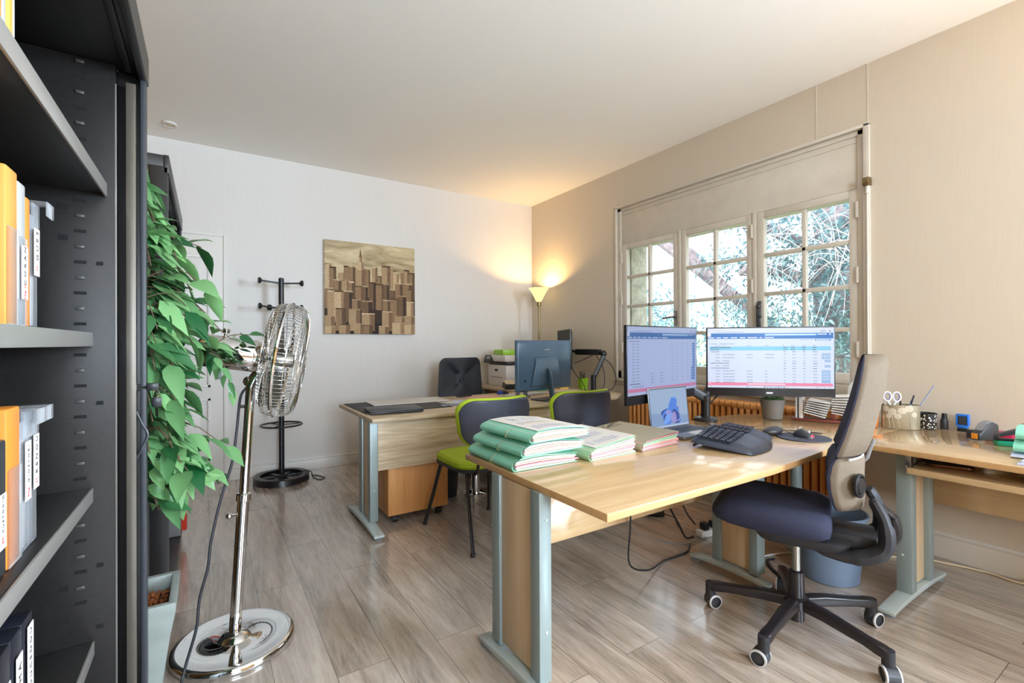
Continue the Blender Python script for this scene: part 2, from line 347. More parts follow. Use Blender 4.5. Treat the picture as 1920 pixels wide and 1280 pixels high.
def dense(poly, m=.025):
    out = []
    for i, p in enumerate(poly):
        q = poly[(i+1) % len(poly)]; n = max(1, int(math.dist(p, q)/m)); out += [(p[0]+(q[0]-p[0])*k/n, p[1]+(q[1]-p[1])*k/n) for k in range(n)]
    return out
def frame_mat(o, ux, uy):
    """4x4 whose local x,y run along ux,uy at origin o"""
    ux = Vector(ux).normalized(); uy = Vector(uy).normalized(); uz = ux.cross(uy)
    return Matrix(((ux.x, uy.x, uz.x, o[0]), (ux.y, uy.y, uz.y, o[1]), (ux.z, uy.z, uz.z, o[2]), (0, 0, 0, 1)))
# ================================================================== ROOM
XB, YA, ZC, XL, YR, TH = 3.42, 4.84, 2.915, -.62, -3.6, .30
struct(B().box(XL-.2, YR-.2, -.12, XB+TH, YA+.2, 0).build('floor', M['floor'], smooth=False))
struct(B().box(XL-.2, YR-.2, ZC, XB+TH, YA+.2, ZC+.12).build('ceiling', M['ceil'], smooth=False))
struct(B().box(XL-.2, YA, 0, XB+TH, YA+.2, ZC).build('wall_back', M['wall'], smooth=False))
struct(B().box(XL-.2, YR-.2, 0, XL, YA, ZC).build('wall_left', M['wallb'], smooth=False))
# rear wall (behind the camera) with a window opening added for fill light
b = B(); RW = (-.55, .75, 1.0, 2.5)
b.box(XL, YR-.2, 0, XB, YR, RW[2]); b.box(XL, YR-.2, RW[3], XB, YR, ZC); b.box(XL, YR-.2, RW[2], RW[0], YR, RW[3]); b.box(RW[1], YR-.2, RW[2], XB, YR, RW[3])
struct(b.build('wall_rear', M['wallb'], smooth=False))
# window wall: opening for the seen window (1.27..3.37) and one further along, added out of frame for fill light
WY0, WY1, WZ0, WZ1 = 1.262, 3.372, .85, 2.525; SY0, SY1, SZ0, SZ1 = -2.95, -1.45, 1.0, 2.4
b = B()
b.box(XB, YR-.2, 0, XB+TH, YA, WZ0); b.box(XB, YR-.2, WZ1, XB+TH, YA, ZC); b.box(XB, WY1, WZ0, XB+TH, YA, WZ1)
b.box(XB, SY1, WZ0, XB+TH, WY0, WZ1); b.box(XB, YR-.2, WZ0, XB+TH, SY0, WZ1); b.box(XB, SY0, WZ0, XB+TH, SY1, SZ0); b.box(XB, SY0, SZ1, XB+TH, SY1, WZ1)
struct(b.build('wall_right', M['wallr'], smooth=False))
# outer stone reveal of the window
b = B(); b.box(XB+.10, WY1-.10, WZ0, XB+TH+.02, WY1, WZ1); o = b.build('trim_1', M['stone'], smooth=False); struct(o)
b = B(); b.box(XB+.10, WY0, WZ1-.36, XB+TH+.02, WY1-.10, WZ1); struct(b.build('trim_2', M['render'], smooth=False))
# baseboards
b = B(); b.box(.114, YA-.014, 0, XB, YA, .095).box(.114, YA-.020, .095, XB, YA, .112); struct(b.build('baseboard_back', M['base'], bevel=.003))
b = B(); b.box(XB-.016, YR, 0, XB, YA-.02, .125).box(XB-.028, YR, .125, XB, YA-.02, .143); struct(b.build('baseboard_right', M['base'], bevel=.004))
# wallpaper seams above the window
for k, y in enumerate((3.366, 1.538, 1.246)):
    struct(B().box(XB-.0025, y-.003, 2.54, XB, y+.003, ZC).build('trim_%d' % (3+k), M['winpaint'], smooth=False))

# ---- window_1
win = thing('window_1', 'white casement window with three sashes of small panes behind the desks', 'window', (XB, (WY0+WY1)/2, WZ0)); win['kind'] = 'structure'
b = B(); X0, X1 = XB+.012, XB+.085
b.box(X0, WY0, WZ0, X1, WY0+.045, WZ1).box(X0, WY1-.045, WZ0, X1, WY1, WZ1).box(X0, WY0, WZ0, X1, WY1, WZ0+.075).box(X0, WY0, WZ1-.03, X1, WY1, WZ1)
b.box(X0, 1.962, WZ0+.07, X1, 1.99, 2.17).box(X0, 2.63, WZ0+.07, X1, 2.655, 2.17)
b.build('frame', M['winpaint'], win, bevel=.003)
b = B(); b.box(X0+.012, WY0+.04, 2.165, X1, WY1-.04, 2.50).box(X0+.006, WY0+.04, 2.455, X1, WY1-.04, 2.466)
for y, z in ((3.2, 2.40), (2.75, 2.38), (2.2, 2.42), (1.42, 2.30), (1.9, 2.25)): b.cyl((X0+.012, y, z), (X0+.0105, y, z), .005, n=10)
b.build('shutter_box', M['winpaint'], win, bevel=.002)
b = B(); b.box(XB-.016, WY0-.03, WZ0-.01, XB, WY0+.006, WZ1+.028).box(XB-.016, WY1-.006, WZ0-.01, XB, WY1+.018, WZ1+.018).box(XB-.016, WY0-.03, WZ1, XB, WY1+.018, WZ1+.022)
b.build('casing', M['winpaint'], win, bevel=.005)
b = B(); b.box(XB-.035, WY0-.05, WZ0-.03, XB+.06, WY1+.04, WZ0).box(XB-.02, WY0-.03, WZ0-.06, XB, WY1+.02, WZ0-.03); b.build('window_sill', M['winpaint'], win, bevel=.006)
zs = (.996, 1.278, 1.552, 1.838, 2.113)
for n, (ya, yb, p0, p1) in enumerate(((1.308, 1.960, 1.358, 1.908), (1.992, 2.628, 2.040, 2.582), (2.657, 3.326, 2.712, 3.262))):
    b = B(); x0, x1 = XB+.020, XB+.066; zb, zt = .928, 2.163; ym = (p0+p1)/2
    b.box(x0, ya, zb, x1, p0, zt).box(x0, p1, zb, x1, yb, zt).box(x0, p0, zb, x1, p1, zs[0]).box(x0, p0, zs[4], x1, p1, zt)
    b.box(x0+.004, ym-.013, zs[0], x1-.004, ym+.013, zs[4])
    for z in zs[1:4]: b.box(x0+.004, p0, z-.014, x1-.004, p1, z+.014)
    sash = b.build('sash', M['winpaint'], win, bevel=.003)
    B().box(XB+.042, p0, zs[0], XB+.045, p1, zs[4]).build('glazing', M['glass'], sash, smooth=False)
    if n == 2:
        b = B(); b.box(XB+.012, 2.672, 1.345, XB+.02, 2.702, 1.475).tube([(XB+.02, 2.687, 1.42), (XB-.022, 2.687, 1.42), (XB-.03, 2.70, 1.42), (XB-.03, 2.79, 1.412)], .009, 8, sub=3)
        b.build('sash_handle', M['satin'], sash)
    if n == 0:
        b = B(); b.tube([(XB+.012, 1.936, 1.50), (XB+.0, 1.936, 1.44), (XB-.006, 1.936, 1.38), (XB+.004, 1.936, 1.30)], [.012, .016, .014, .009], 8)
        b.ball((XB-.004, 1.936, 1.46), .020, 10, 8).ball((XB-.004, 1.93, 1.39), .018, 10, 8).ball((XB-.002, 1.94, 1.33), .015, 10, 8)
        b.build('sash_handle', M['dgrey'], sash)
    b = B()
    for z in (1.15, 1.62, 2.03): b.cyl((XB+.014, ya+.004 if n != 2 else yb-.004, z-.05), (XB+.014, ya+.004 if n != 2 else yb-.004, z+.05), .011, n=12)
    b.build('hinge', M['winpaint'], sash)
rod = B(); rod.cyl((XB-.022, 1.243, .9), (XB-.022, 1.243, 2.18), .006, n=10); rod.lathe([(.004, 0), (.012, .01), (.009, .03), (.012, .05), (.004, .06)], (XB-.022, 1.243, 2.10), n=12)
rod = rod.build('curtain_cord_rod', M['winpaint'], win)
for z in (2.155, 1.10):
    b = B(); b.box(XB-.045, 1.225, z, XB, 1.262, z+(.05 if z > 2 else .02)); b.build('bracket', M['brass'], win, bevel=.004)

# windows added out of frame to let the fill daylight in
def plain_window(name, lo, hi, axis, label):
    w = thing(name, label, 'window', ((lo[0]+hi[0])/2, (lo[1]+hi[1])/2, lo[2])); w['kind'] = 'structure'
    b = B(); t = .05
    if axis == 'y':
        y0, y1 = lo[1], hi[1]
        b.box(lo[0], y0, lo[2], lo[0]+t, y1, hi[2]).box(hi[0]-t, y0, lo[2], hi[0], y1, hi[2]).box(lo[0], y0, lo[2], hi[0], y1, lo[2]+t).box(lo[0], y0, hi[2]-t, hi[0], y1, hi[2])
        m = (lo[0]+hi[0])/2; b.box(m-.03, y0, lo[2], m+.03, y1, hi[2])
    else:
        x0, x1 = lo[0], hi[0]
        b.box(x0, lo[1], lo[2], x1, lo[1]+t, hi[2]).box(x0, hi[1]-t, lo[2], x1, hi[1], hi[2]).box(x0, lo[1], lo[2], x1, hi[1], lo[2]+t).box(x0, lo[1], hi[2]-t, x1, hi[1], hi[2])
        m = (lo[1]+hi[1])/2; b.box(x0, m-.03, lo[2], x1, m+.03, hi[2])
    b.build('frame', M['winpaint'], w, bevel=.003)
plain_window('window_2', (RW[0], YR-.08, RW[2]), (RW[1], YR-.03, RW[3]), 'y', 'added white window for fill light in the wall behind the viewer')
plain_window('window_3', (XB+.03, SY0, SZ0), (XB+.08, SY1, SZ1), 'x', 'added white window for fill light further along the window wall')

# ---- door_1 in the back wall
door = thing('door_1', 'white panelled door with lever handle in the back wall behind the plant', 'door', (-.3, YA, 0)); door['kind'] = 'structure'
b = B(); dx0, dx1, dz = -.70, .108, 2.14; y = YA-.012
b.box(dx0, y, .008, dx1, YA-.001, dz)
for z0, z1 in ((.20, .735), (.83, 1.09), (1.235, 1.965)):
    for a, c, d, e in ((-.60, z0, -.58, z1), (-.01, z0, .014, z1), (-.60, z0, .014, z0+.022), (-.60, z1-.022, .014, z1)): b.box(a, y-.012, c, d, y, e)
    b.box(-.53, y-.006, z0+.06, -.06, y, z1-.06)
leafo = b.build('door_leaf', M['white'], door, bevel=.003)
b = B(); b.box(dx1, YA-.022, 0, dx1+.016, YA, dz+.016).box(dx0-.016, YA-.022, 0, dx0, YA, dz+.016).box(dx0, YA-.022, dz, dx1, YA, dz+.016); b.build('casing', M['white'], door, bevel=.003)
b = B(); b.box(.058, YA-.022, .895, .094, YA-.012, 1.12); b.cyl((.076, YA-.02, 1.03), (.076, YA-.062, 1.03), .009, n=12); b.tube([(.080, YA-.06, 1.03), (.02, YA-.06, 1.03), (-.04, YA-.058, 1.03)], .0085, 10)
b.build('door_handle', M['steel'], door, bevel=.002)

# ---- small round fitting in the ceiling
t = thing('ceiling_spot', 'small round white spot fitting in the ceiling above the door', 'ceiling spot', (-.253, 4.498, ZC-.02))
B().lathe([(.046, .0199), (.048, .010), (.038, .004), (.034, .012)], (-.253, 4.498, ZC-.02), n=28).build('trim_ring', M['white'], t)
B().lathe([(.001, .004), (.026, .006), (.033, .0125)], (-.253, 4.498, ZC-.02), n=24).build('lamp_face', M['paper2'], t)
# ================================================================== STORAGE CABINETS
def slots(side, name, mat, yf, zlist, x, w, h, dy=-.0012, bevel=0):
    for z in zlist: B().box(x-w/2, yf+dy, z-h/2, x+w/2, yf, z+h/2).build(name, mat, side, bevel=bevel)
def cabinet(y0, y1, label, shelves, detail):
    c = thing('tambour_cabinet', label, 'cabinet', (-.37, (y0+y1)/2, 0)); x0, x1, H = -.585, -.142, 1.985
    b = B(); b.box(x0, y1-.035, .03, -.205, y1, H-.05).box(-.205, y1-.006, .03, x1, y1, H-.05); side = b.build('side_panel', M['cab'], c, bevel=.002)
    b = B(); b.box(x0, y0, .03, -.205, y0+.035, H-.05).box(-.205, y0, .03, x1, y0+.006, H-.05); b.build('side_panel', M['cab'], c, bevel=.002)
    B().box(x0, y0+.035, .03, x0+.012, y1-.035, H-.05).build('back_panel', M['cab'], c)
    b = B(); b.box(x0, y0, H-.05, x1-.015, y1, H).box(x1-.015, y0, H-.075, x1+.004, y1, H+.002).box(x1-.045, y0+.03, H-.062, x1-.028, y1-.03, H-.05); b.build('top_panel', M['cab'], c, bevel=.003)
    B().box(x0, y0, .03, x1, y1, .075).build('base_panel', M['cab'], c, bevel=.003)
    for yy in (y0+.04, y1-.04):
        for xx in (x0+.05, x1-.05): B().cyl((xx, yy, 0), (xx, yy, .03), .018, n=14).build('foot', M['black'], c)
    for z, xf in shelves:
        s = B().box(x0+.012, y0+.037, z-.028, xf-.003, y1-.037, z-.0008).build('shelf', M['shelf'], c, bevel=.002)
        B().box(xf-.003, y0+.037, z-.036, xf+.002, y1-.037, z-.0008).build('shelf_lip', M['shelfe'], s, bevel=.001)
    # the far front edge: lip of the side sheet, groove, lead bar of the shutter, outer post
    for s, yy in ((1, y1), (-1, y0)):
        B().box(-.206, yy-s*.036, .08, -.2025, yy-s*.0335, H-.1).build('sheet_lip', M['cabl'], c)
        B().box(-.154, yy-s*.036, .075, x1, yy-s*.006, H-.072).build('outer_post', M['dgrey'], c, bevel=.002)
        bar = B().box(-.184, yy-s*.038, .078, -.163, yy-s*.018, H-.09).build('shutter_bar', M['cabt'], c, bevel=.0015)
        if s > 0 and detail:
            b = B(); b.cyl((-.163, yy-.028, 1.085), (-.142, yy-.028, 1.085), .009, n=16); lk = b.build('lock', M['chrome'], bar)
            b = B(); b.tube([(-.163, yy-.03, 1.02), (-.150, yy-.034, .985), (-.139, yy-.036, .958), (-.150, yy-.034, .925), (-.163, yy-.03, .895)], .0035, 8); b.build('handle', M['dgrey'], bar)
    if detail:
        yf = y1-.035
        zz = [.545+.0787*k for k in range(19)]
        slots(side, 'shelf_slot', M['cabd'], yf, [z for z in zz if all(abs(z-s[0]+.013) > .03 for s in shelves)], -.2747, .024, .008)
        slots(side, 'shelf_slot', M['cabd'], yf, (1.47, 1.548, .508, .59), -.307, .018, .014); slots(side, 'shelf_slot', M['cabd'], yf, (1.41, 1.05, .632, .475), -.237, .014, .010)
        slots(side, 'shelf_tab', M['tab'], yf, [z+.039 for z in zz if all(abs(z+.039-s[0]+.013) > .03 for s in shelves)], -.2747, .017, .008, -.004, .0015)
    return c
cabinet(.42, 1.635, 'black steel tambour cabinet standing open, full of file boxes', [(1.62, -.224), (1.232, -.252), (.834, -.252), (.442, -.25)], True)
cabinet(2.415, 3.60, 'black steel tambour cabinet standing behind the leafy plant', [(1.55, -.25), (1.15, -.25), (.80, -.25), (.43, -.25)], False)
# keys hanging in the lock
k = thing('cabinet_keys', 'pair of small keys with black heads hanging in the cabinet lock', 'keys', (-.13, 1.607, 1.04))
b = B(); b.cbox((-.1285, 1.607, 1.085), (.026, .007, .021)); b.build('key_head', M['black'], k, bevel=.002)
b = B(); b.tube([(-.122+.008*cos(a), 1.606, 1.066+.010*sin(a)) for a in [2*pi*i/10 for i in range(10)]], .0009, 6, closed=True, sub=2); b.build('key_ring', M['chrome'], k)
b = B(); b.cbox((-.120, 1.606, 1.043), (.022, .006, .026)); b.build('key_head', M['black'], k, bevel=.002)
b = B(); b.cbox((-.120, 1.606, 1.018), (.006, .0025, .026)); b.build('key_blade', M['chrome'], k)

# ---- file boxes and folders: spines face the room
def filebox(name, label, y0, y1, z0, h, mat, xf=-.275, depth=.26, label_txt=None, lab=(.3, .7), clear_sleeve=False, flap=False, group=None, cat='file box', red=None, inner=None):
    t = thing(name, label, cat, (xf-depth/2, (y0+y1)/2, z0), 0, group)
    b = B(); b.box(xf-depth, y0, z0, xf, y1, z0+h)
    if inner: b.build('sleeve', M['clear'], t, bevel=.004); B().box(xf-depth+.006, y0+.006, z0+.004, xf-.004, y1-.006, z0+h-.02).build('contents', mat, t, bevel=.002)
    else: b.build('box', mat, t, bevel=.004)
    if clear_sleeve:
        B().box(xf, y0+.002, z0+.002, xf+.003, y1-.002, z0+h*.62).build('sleeve', M['clear'], t, bevel=.001)
    if flap:
        b = B(); b.box(xf, y0, z0+h-.05, xf+.003, y1, z0+h).box(xf-.06, y0, z0+h, xf+.022, y1, z0+h+.003).box(xf+.020, y0, z0+h-.024, xf+.023, y1, z0+h+.003); b.build('flap', M['clear'], t, bevel=.001)
    if label_txt:
        za, zb = z0+h*lab[0], z0+h*lab[1]; ym = (y0+y1)/2; w = min(.030, (y1-y0)*.8)
        lb = B().box(xf+.003, ym-w/2, za, xf+.0042, ym+w/2, zb).build('spine_label', M['label'], t)
        fm = frame_mat((xf+.0044, ym, (za+zb)/2+.012), (0, 0, 1), (0, -1, 0))   # letters read upward, facing the room
        B().text(' '.join(label_txt), min(.022, (zb-za)*.78/len(label_txt)*1.0), fm).build('lettering', M['ink'], lb, smooth=False)
        B().text(red or 'Me', .013, frame_mat((xf+.0044, ym, za+.014), (0, 0, 1), (0, -1, 0))).build('lettering', M['red_ink'], lb, smooth=False)
    return t
g = 'file boxes in the open cabinet'
z = 1.62
filebox('document_folder', 'pink folder on the top shelf of the open cabinet', .985, 1.000, z, .30, M['pink'], cat='folder', group=g)
filebox('document_folder', 'broad orange folder on the top shelf of the open cabinet', 1.002, 1.064, z, .28, M['amber'], cat='folder', group=g)
filebox('document_folder', 'grey sleeve between orange and yellow folders on the top shelf', 1.067, 1.082, z, .262, M['lgrey'], cat='folder', group=g)
filebox('document_folder', 'narrow yellow folder on the top shelf of the open cabinet', 1.085, 1.115, z, .255, M['yellow'], cat='folder', group=g)
filebox('document_folder', 'thin white sleeve ending the row on the top shelf', 1.118, 1.124, z, .25, M['paper'], cat='folder', group=g)
z = 1.232
filebox('file_box', 'wide orange file box on the second shelf of the open cabinet', 1.080, 1.135, z, .262, M['amber'], group=g, clear_sleeve=True)
filebox('file_box', 'pale file box labelled CORAN on the second shelf', 1.138, 1.177, z, .252, M['lgrey'], group=g, clear_sleeve=True, label_txt='CORAN', lab=(.19, .56), red='Me C')
filebox('document_folder', 'slim orange folder beside the CORAN box on the second shelf', 1.179, 1.203, z, .235, M['orange'], cat='folder', group=g)
filebox('file_box', 'clear plastic box labelled GUES on the second shelf', 1.206, 1.247, z, .232, M['lgrey'], group=g, inner=True, flap=True, label_txt='GUES', lab=(.42, .80), red='M')
z = .834
filebox('file_box', 'dark grey file box with white label on the third shelf', 1.020, 1.081, z, .215, M['dgrey'], group=g, label_txt='CUSTODIO', lab=(.22, .62), red='M')
filebox('file_box', 'large orange file box on the third shelf of the open cabinet', 1.084, 1.147, z, .262, M['orange'], group=g, clear_sleeve=True)
filebox('file_box', 'clear plastic box labelled GIOSTORI on the third shelf', 1.150, 1.200, z, .25, M['lgrey'], group=g, inner=True, flap=True, label_txt='GIOSTORI', lab=(.36, .78), red='Me')
filebox('file_box', 'clear plastic box labelled RENOU on the third shelf', 1.203, 1.241, z, .25, M['mgrey'], group=g, inner=True, flap=True, label_txt='RENOU', lab=(.40, .80), red='M')
z = .442
filebox('file_box', 'navy file box with a half hidden label on the fourth shelf', 1.04, 1.098, z, .27, M['darkbox'], group=g, label_txt='BONNET', lab=(.3, .8), red='Me')
filebox('file_box', 'navy file box labelled MILOHA on the fourth shelf', 1.101, 1.155, z, .27, M['darkbox'], group=g, label_txt='MILOHA', lab=(.28, .86), red='Me', clear_sleeve=True)
filebox('file_box', 'navy file box labelled DUCENOU ending the fourth shelf row', 1.158, 1.215, z, .27, M['darkbox'], group=g, label_txt='DUCENOU', lab=(.42, .95), red='M')
# binders in the far cabinet
def binder(label, y0, y1, z0, h, mat, xf=-.128):
    t = thing('ring_binder', label, 'binder', (xf-.14, (y0+y1)/2, z0), 0, 'binders in the far cabinet')
    B().box(xf-.28, y0, z0, xf, y1, z0+h).build('cover', mat, t, bevel=.005)
    B().lathe([(.012, 0), (.012, .003), (.008, .0035)], (xf-.0008, (y0+y1)/2, z0+.21), (1, 0, 0), 16).build('finger_ring', M['chrome'], t)
binder('red ring binder standing low in the far black cabinet', 3.47, 3.54, .0758, .312, M['red'], -.115)
binder('grey ring binder beside the red one in the far cabinet', 3.38, 3.455, .0758, .27, M['mgrey'], -.14)
# ================================================================== DESKS AND CHAIRS
TOP = .72
def c_post(b, x0, x1, y0, y1, z0, z1): b.box(x0, y0, z0, x1, y1, z1)
def leg_frame(parent, posts, foot, panel, along='y', ztop=.695, screws=()):
    """T-foot end frame: two steel posts, an infill panel, a low arched foot with levelling pads"""
    b = B()
    for p in posts: b.box(p[0], p[2], .05, p[1], p[3], ztop)
    f = b.build('leg_frame', M['steel'], parent, bevel=.002)
    x0, x1, y0, y1 = foot; b = B(); n = 8; rings = []
    for i in range(n+1):
        t = i/n; zt = .030 + .024*sin(pi*t); zb = .016 + .012*sin(pi*t)
        if along == 'y': yy = y0+(y1-y0)*t; rings.append([(x0, yy, zb), (x1, yy, zb), (x1, yy, zt), (x0, yy, zt)])
        else: xx = x0+(x1-x0)*t; rings.append([(xx, y0, zb), (xx, y1, zb), (xx, y1, zt), (xx, y0, zt)])
    B().loft(rings).build('foot', M['steell'], f, bevel=.002)
    for t in (.05, .95):
        b = B(); c = ((x0+x1)/2, y0+(y1-y0)*t) if along == 'y' else (x0+(x1-x0)*t, (y0+y1)/2)
        b.lathe([(.026, 0), (.028, .006), (.012, .012), (.007, .02)], (c[0], c[1], 0), n=20); b.build('levelling_pad', M['mgrey'], f)
    b = B(); b.box(*panel); b.build('infill_panel', M['beechZ'] if along == 'y' or True else None, f, bevel=.001)
    if screws:
        b = B()
        for p, d in screws: b.lathe([(.006, 0), (.005, .002), (.001, .003)], p, d, 12)
        b.build('screw', M['steell'], f)
    return f

# ---- the near desk
desk = thing('office_desk', 'pale maple desk with rounded end carrying the two lit monitors', 'desk', (1.6, 1.4, 0))
pts = [(.938, 1.836), (.938, .967), (1.80, .968), (2.0, .978), (2.27, 1.0), (2.575, 1.022), (3.385, 1.022), (3.385, 1.335)]
for i in range(1, 13):
    a = pi/2*i/12; pts.append((2.86+.375*cos(a), 1.36+.476*sin(a)))
pts = pts[:8] + [(3.235, 1.345)] + pts[8:]
b = B(); b.prism(pts, TOP-.026, TOP-.0008)
top = b.build('worktop', [M['beech'], M['edge']], desk, bevel=.0025)
for p in top.data.polygons:
    if abs(p.normal.z) < .5: p.material_index = 1
B().box(.985, 1.585, .352, 2.24, 1.603, TOP-.026).build('modesty_panel', M['beech'], desk, bevel=.001)
leg_frame(desk, [(.929, .979, 1.537, 1.594), (.929, .979, 1.278, 1.332)], (.902, .962, 1.02, 1.665), (.940, 1.332, .06, .968, 1.537, .69), screws=[((.958, 1.278, .60), (0, -1, 0)), ((.958, 1.278, .22), (0, -1, 0))])
leg_frame(desk, [(2.255, 2.325, 1.49, 1.537), (2.255, 2.325, 1.292, 1.335)], (2.235, 2.295, 1.235, 1.665), (2.268, 1.335, .06, 2.29, 1.49, .69))
b = B(); b.cyl((2.87, 1.41, .02), (2.87, 1.41, TOP-.026), .030, n=24).lathe([(.06, 0), (.06, .01), (.03, .02)], (2.87, 1.41, 0)); b.build('support_post', M['steel'], desk)

# ---- the return desk along the window wall, with its keyboard tray
rd = thing('return_desk', 'pale maple desk along the window wall with a pull-out keyboard tray', 'desk', (3.0, .4, 0))
b = B(); b.prism([(2.585, 1.0195), (2.612, -.55), (3.385, -.55), (3.385, 1.0195)], TOP-.026, TOP-.0008)
top = b.build('worktop', [M['beechY'], M['edge']], rd, bevel=.0025)
for p in top.data.polygons:
    if abs(p.normal.z) < .5: p.material_index = 1
B().box(3.10, -.5, .38, 3.118, .855, TOP-.026).build('modesty_panel', M['beechY'], rd, bevel=.001)
leg_frame(rd, [(2.675, 2.732, .815, .873), (2.90, 2.955, .815, .873)], (2.47, 3.13, .815, .875), (2.732, .838, .06, 2.90, .862, .69), along='x', screws=[((2.675, .85, .22), (-1, 0, 0))])
leg_frame(rd, [(2.675, 2.732, -.44, -.385), (2.90, 2.955, -.44, -.385)], (2.47, 3.13, -.44, -.38), (2.732, -.42, .06, 2.90, -.40, .69), along='x')
b = B(); b.box(2.62, -.30, .609, 3.02, .815, .6362); tray = b.build('keyboard_tray', M['beechY'], rd, bevel=.002)
b = B(); b.box(2.615, .815, .612, 3.0, .8205, .645).box(2.62, .80, .637, 2.655, .8205, TOP-.026).box(2.85, .80, .637, 2.885, .8205, TOP-.026); b.build('tray_runner', M['satin'], tray, bevel=.001)

# ---- the far desk: a straight desk, and the corner return behind it
fd = thing('office_desk', 'rough oak desk with dark desk pad in front of the mesh chair', 'desk', (1.65, 3.45, 0))
b = B(); b.box(.868, 2.985, TOP-.026, 2.447, 3.885, TOP-.0008); b.build('worktop', M['oak'], fd, bevel=.0025)
B().box(.92, 3.036, .375, 2.39, 3.054, TOP-.026).build('modesty_panel', M['oak'], fd, bevel=.001)
leg_frame(fd, [(.868, .920, 3.036, 3.085), (.868, .920, 3.225, 3.30)], (.838, .902, 2.845, 3.53), (.876, 3.085, .06, .900, 3.225, .69), screws=[((.895, 3.036, .60), (0, -1, 0)), ((.895, 3.036, .25), (0, -1, 0))])
leg_frame(fd, [(2.385, 2.437, 3.036, 3.085), (2.385, 2.437, 3.225, 3.30)], (2.38, 2.44, 3.01, 3.53), (2.395, 3.085, .06, 2.42, 3.225, .69), screws=[((2.41, 3.036, .60), (0, -1, 0))])
b = B(); b.cyl((1.80, 3.34, .03), (1.80, 3.34, TOP-.026), .036, n=24).lathe([(.10, 0), (.10, .012), (.04, .03)], (1.80, 3.34, 0)); b.build('support_post', M['chrome'], fd)
fr = thing('corner_desk', 'oak corner desk holding the printer and pen pots by the floor lamp', 'desk', (2.95, 3.9, 0))
b = B(); b.prism([(2.4485, 2.985), (3.05, 3.02), (3.30, 3.2), (3.385, 3.45), (3.385, 4.17), (3.16, 4.29), (3.16, 4.80), (2.56, 4.80), (2.56, 3.89), (2.4485, 3.885)], TOP-.026, TOP-.0008); b.build('worktop', M['oak'], fr, bevel=.0025)
leg_frame(fr, [(2.66, 2.715, 4.70, 4.755), (2.95, 3.005, 4.70, 4.755)], (2.56, 3.2, 4.695, 4.76), (2.715, 4.715, .06, 2.95, 4.735, .69), along='x')
b = B(); b.cyl((3.2, 3.45, .015), (3.2, 3.45, TOP-.026), .03, n=20).lathe([(.06, 0), (.06, .01), (.03, .02)], (3.2, 3.45, 0)); b.build('support_post', M['steel'], fr)

# ---- drawer pedestal under the far desk, waste bin beside it
pd = thing('drawer_pedestal', 'orange beech drawer pedestal on castors under the far desk', 'drawer unit', (1.21, 3.33, 0))
B().box(.995, 3.062, .055, 1.425, 3.60, .56).build('carcass', M['ped'], pd, bevel=.003)
for z0, z1 in ((.07, .22), (.225, .38), (.385, .55)): B().box(1.005, 3.60, z0, 1.415, 3.618, z1).build('drawer_front', M['ped'], pd, bevel=.003)
for x in (1.05, 1.37):
    for y in (3.10, 3.55):
        b = B(); b.cyl((x-.018, y, .0225), (x+.018, y, .0225), .0225, n=18).box(x-.012, y-.012, .03, x+.012, y+.012, .056); b.build('castor', M['black'], pd)
t = thing('waste_bin', 'black round waste bin beside the drawer pedestal', 'waste bin', (1.575, 3.42, 0))
B().lathe([(.085, 0), (.115, .32), (.118, .325), (.112, .325), (.083, .01), (.001, .01)], (1.575, 3.42, 0), n=36, cap=False).build('bin_body', M['black'], t)
# ---- green visitor chairs (built once, then copied)
def visitor(loc, rz, label):
    t = thing('visitor_chair', label, 'chair', loc, rz, 'lime visitor chairs')
    # local: faces +y
    def seatring(z, k): return [(x*k, y*k, z) for x, y in rrect(.47, .46, .13, 7)]
    b = B(); b.loft([seatring(.432, .93), seatring(.440, 1.0), seatring(.452, 1.0), seatring(.456, .98)]); b.build('seat_pan', M['blackm'], t, local=True)
    def cush(z, k, dz=0): return [(x*k, y*k, z + dz*(1-(y/.23)**2)) for x, y in rrect(.47, .46, .13, 7)]
    b = B(); b.loft([cush(.455, .97), cush(.47, 1.0), cush(.487, .99, .004), cush(.500, .93, .006), cush(.505, .7, .006), cush(.507, .3, .006)]); b.build('seat', M['lime'], t, local=True)
    legs = (((-.18, .17), (-.245, .29)), ((.18, .17), (.245, .29)), ((-.18, -.17), (-.215, -.31)), ((.18, -.17), (.215, -.31)))
    for (a, c), (d, e) in legs:
        b = B(); b.tube([(a*.6, c*.9, .43), (a*.95, c, .425), (a+(d-a)*.1, c+(e-c)*.1, .39), (a+(d-a)*.5, c+(e-c)*.5, .215), (d, e, .012)], .0125, 10, sub=4, flat=.8)
        b.cyl((d, e, 0), (d, e, .016), .0145, n=12); b.build('leg', M['blackp'], t, local=True)
    for s in (-1, 1):
        b = B(); b.tube([(s*.14, -.12, .43), (s*.15, -.22, .435), (s*.155, -.265, .48), (s*.155, -.285, .62)], .011, 10, flat=.8); b.build('back_upright', M['blackp'], t, local=True)
    # curved back: dark shell behind, lime pad in front
    def back(off, grow, z0, z1, thick):
        rings = []; n = 14
        outline = dense(rrect(.50+grow, z1-z0+grow, .085, 8))
        def P(u, w, d):
            yy = -.315 + .10*(u/.25)**2 - .06*(w) + d
            return (u, yy, (z0+z1)/2 + w)
        def narrow(u, w): return u*(.90 + .10*min(1, (w+(z1-z0)/2)/(z1-z0)*1.4))
        r0 = [[P(narrow(u, w)*k, w*k, d) for u, w in outline] for k, d in [(q/10, off) for q in range(2, 10)] + [(.96, off), (1, off+thick*.25), (1, off+thick*.75), (.96, off+thick)] + [(q/10, off+thick) for q in range(9, 1, -1)]]
        return B().loft(r0, True, True)
    back(0, 0, .60, .868, .016).build('back_shell', M['shell'], t, local=True)
    back(.017, .014, .60, .872, .030).build('backrest', M['lime'], t, local=True)
    return t
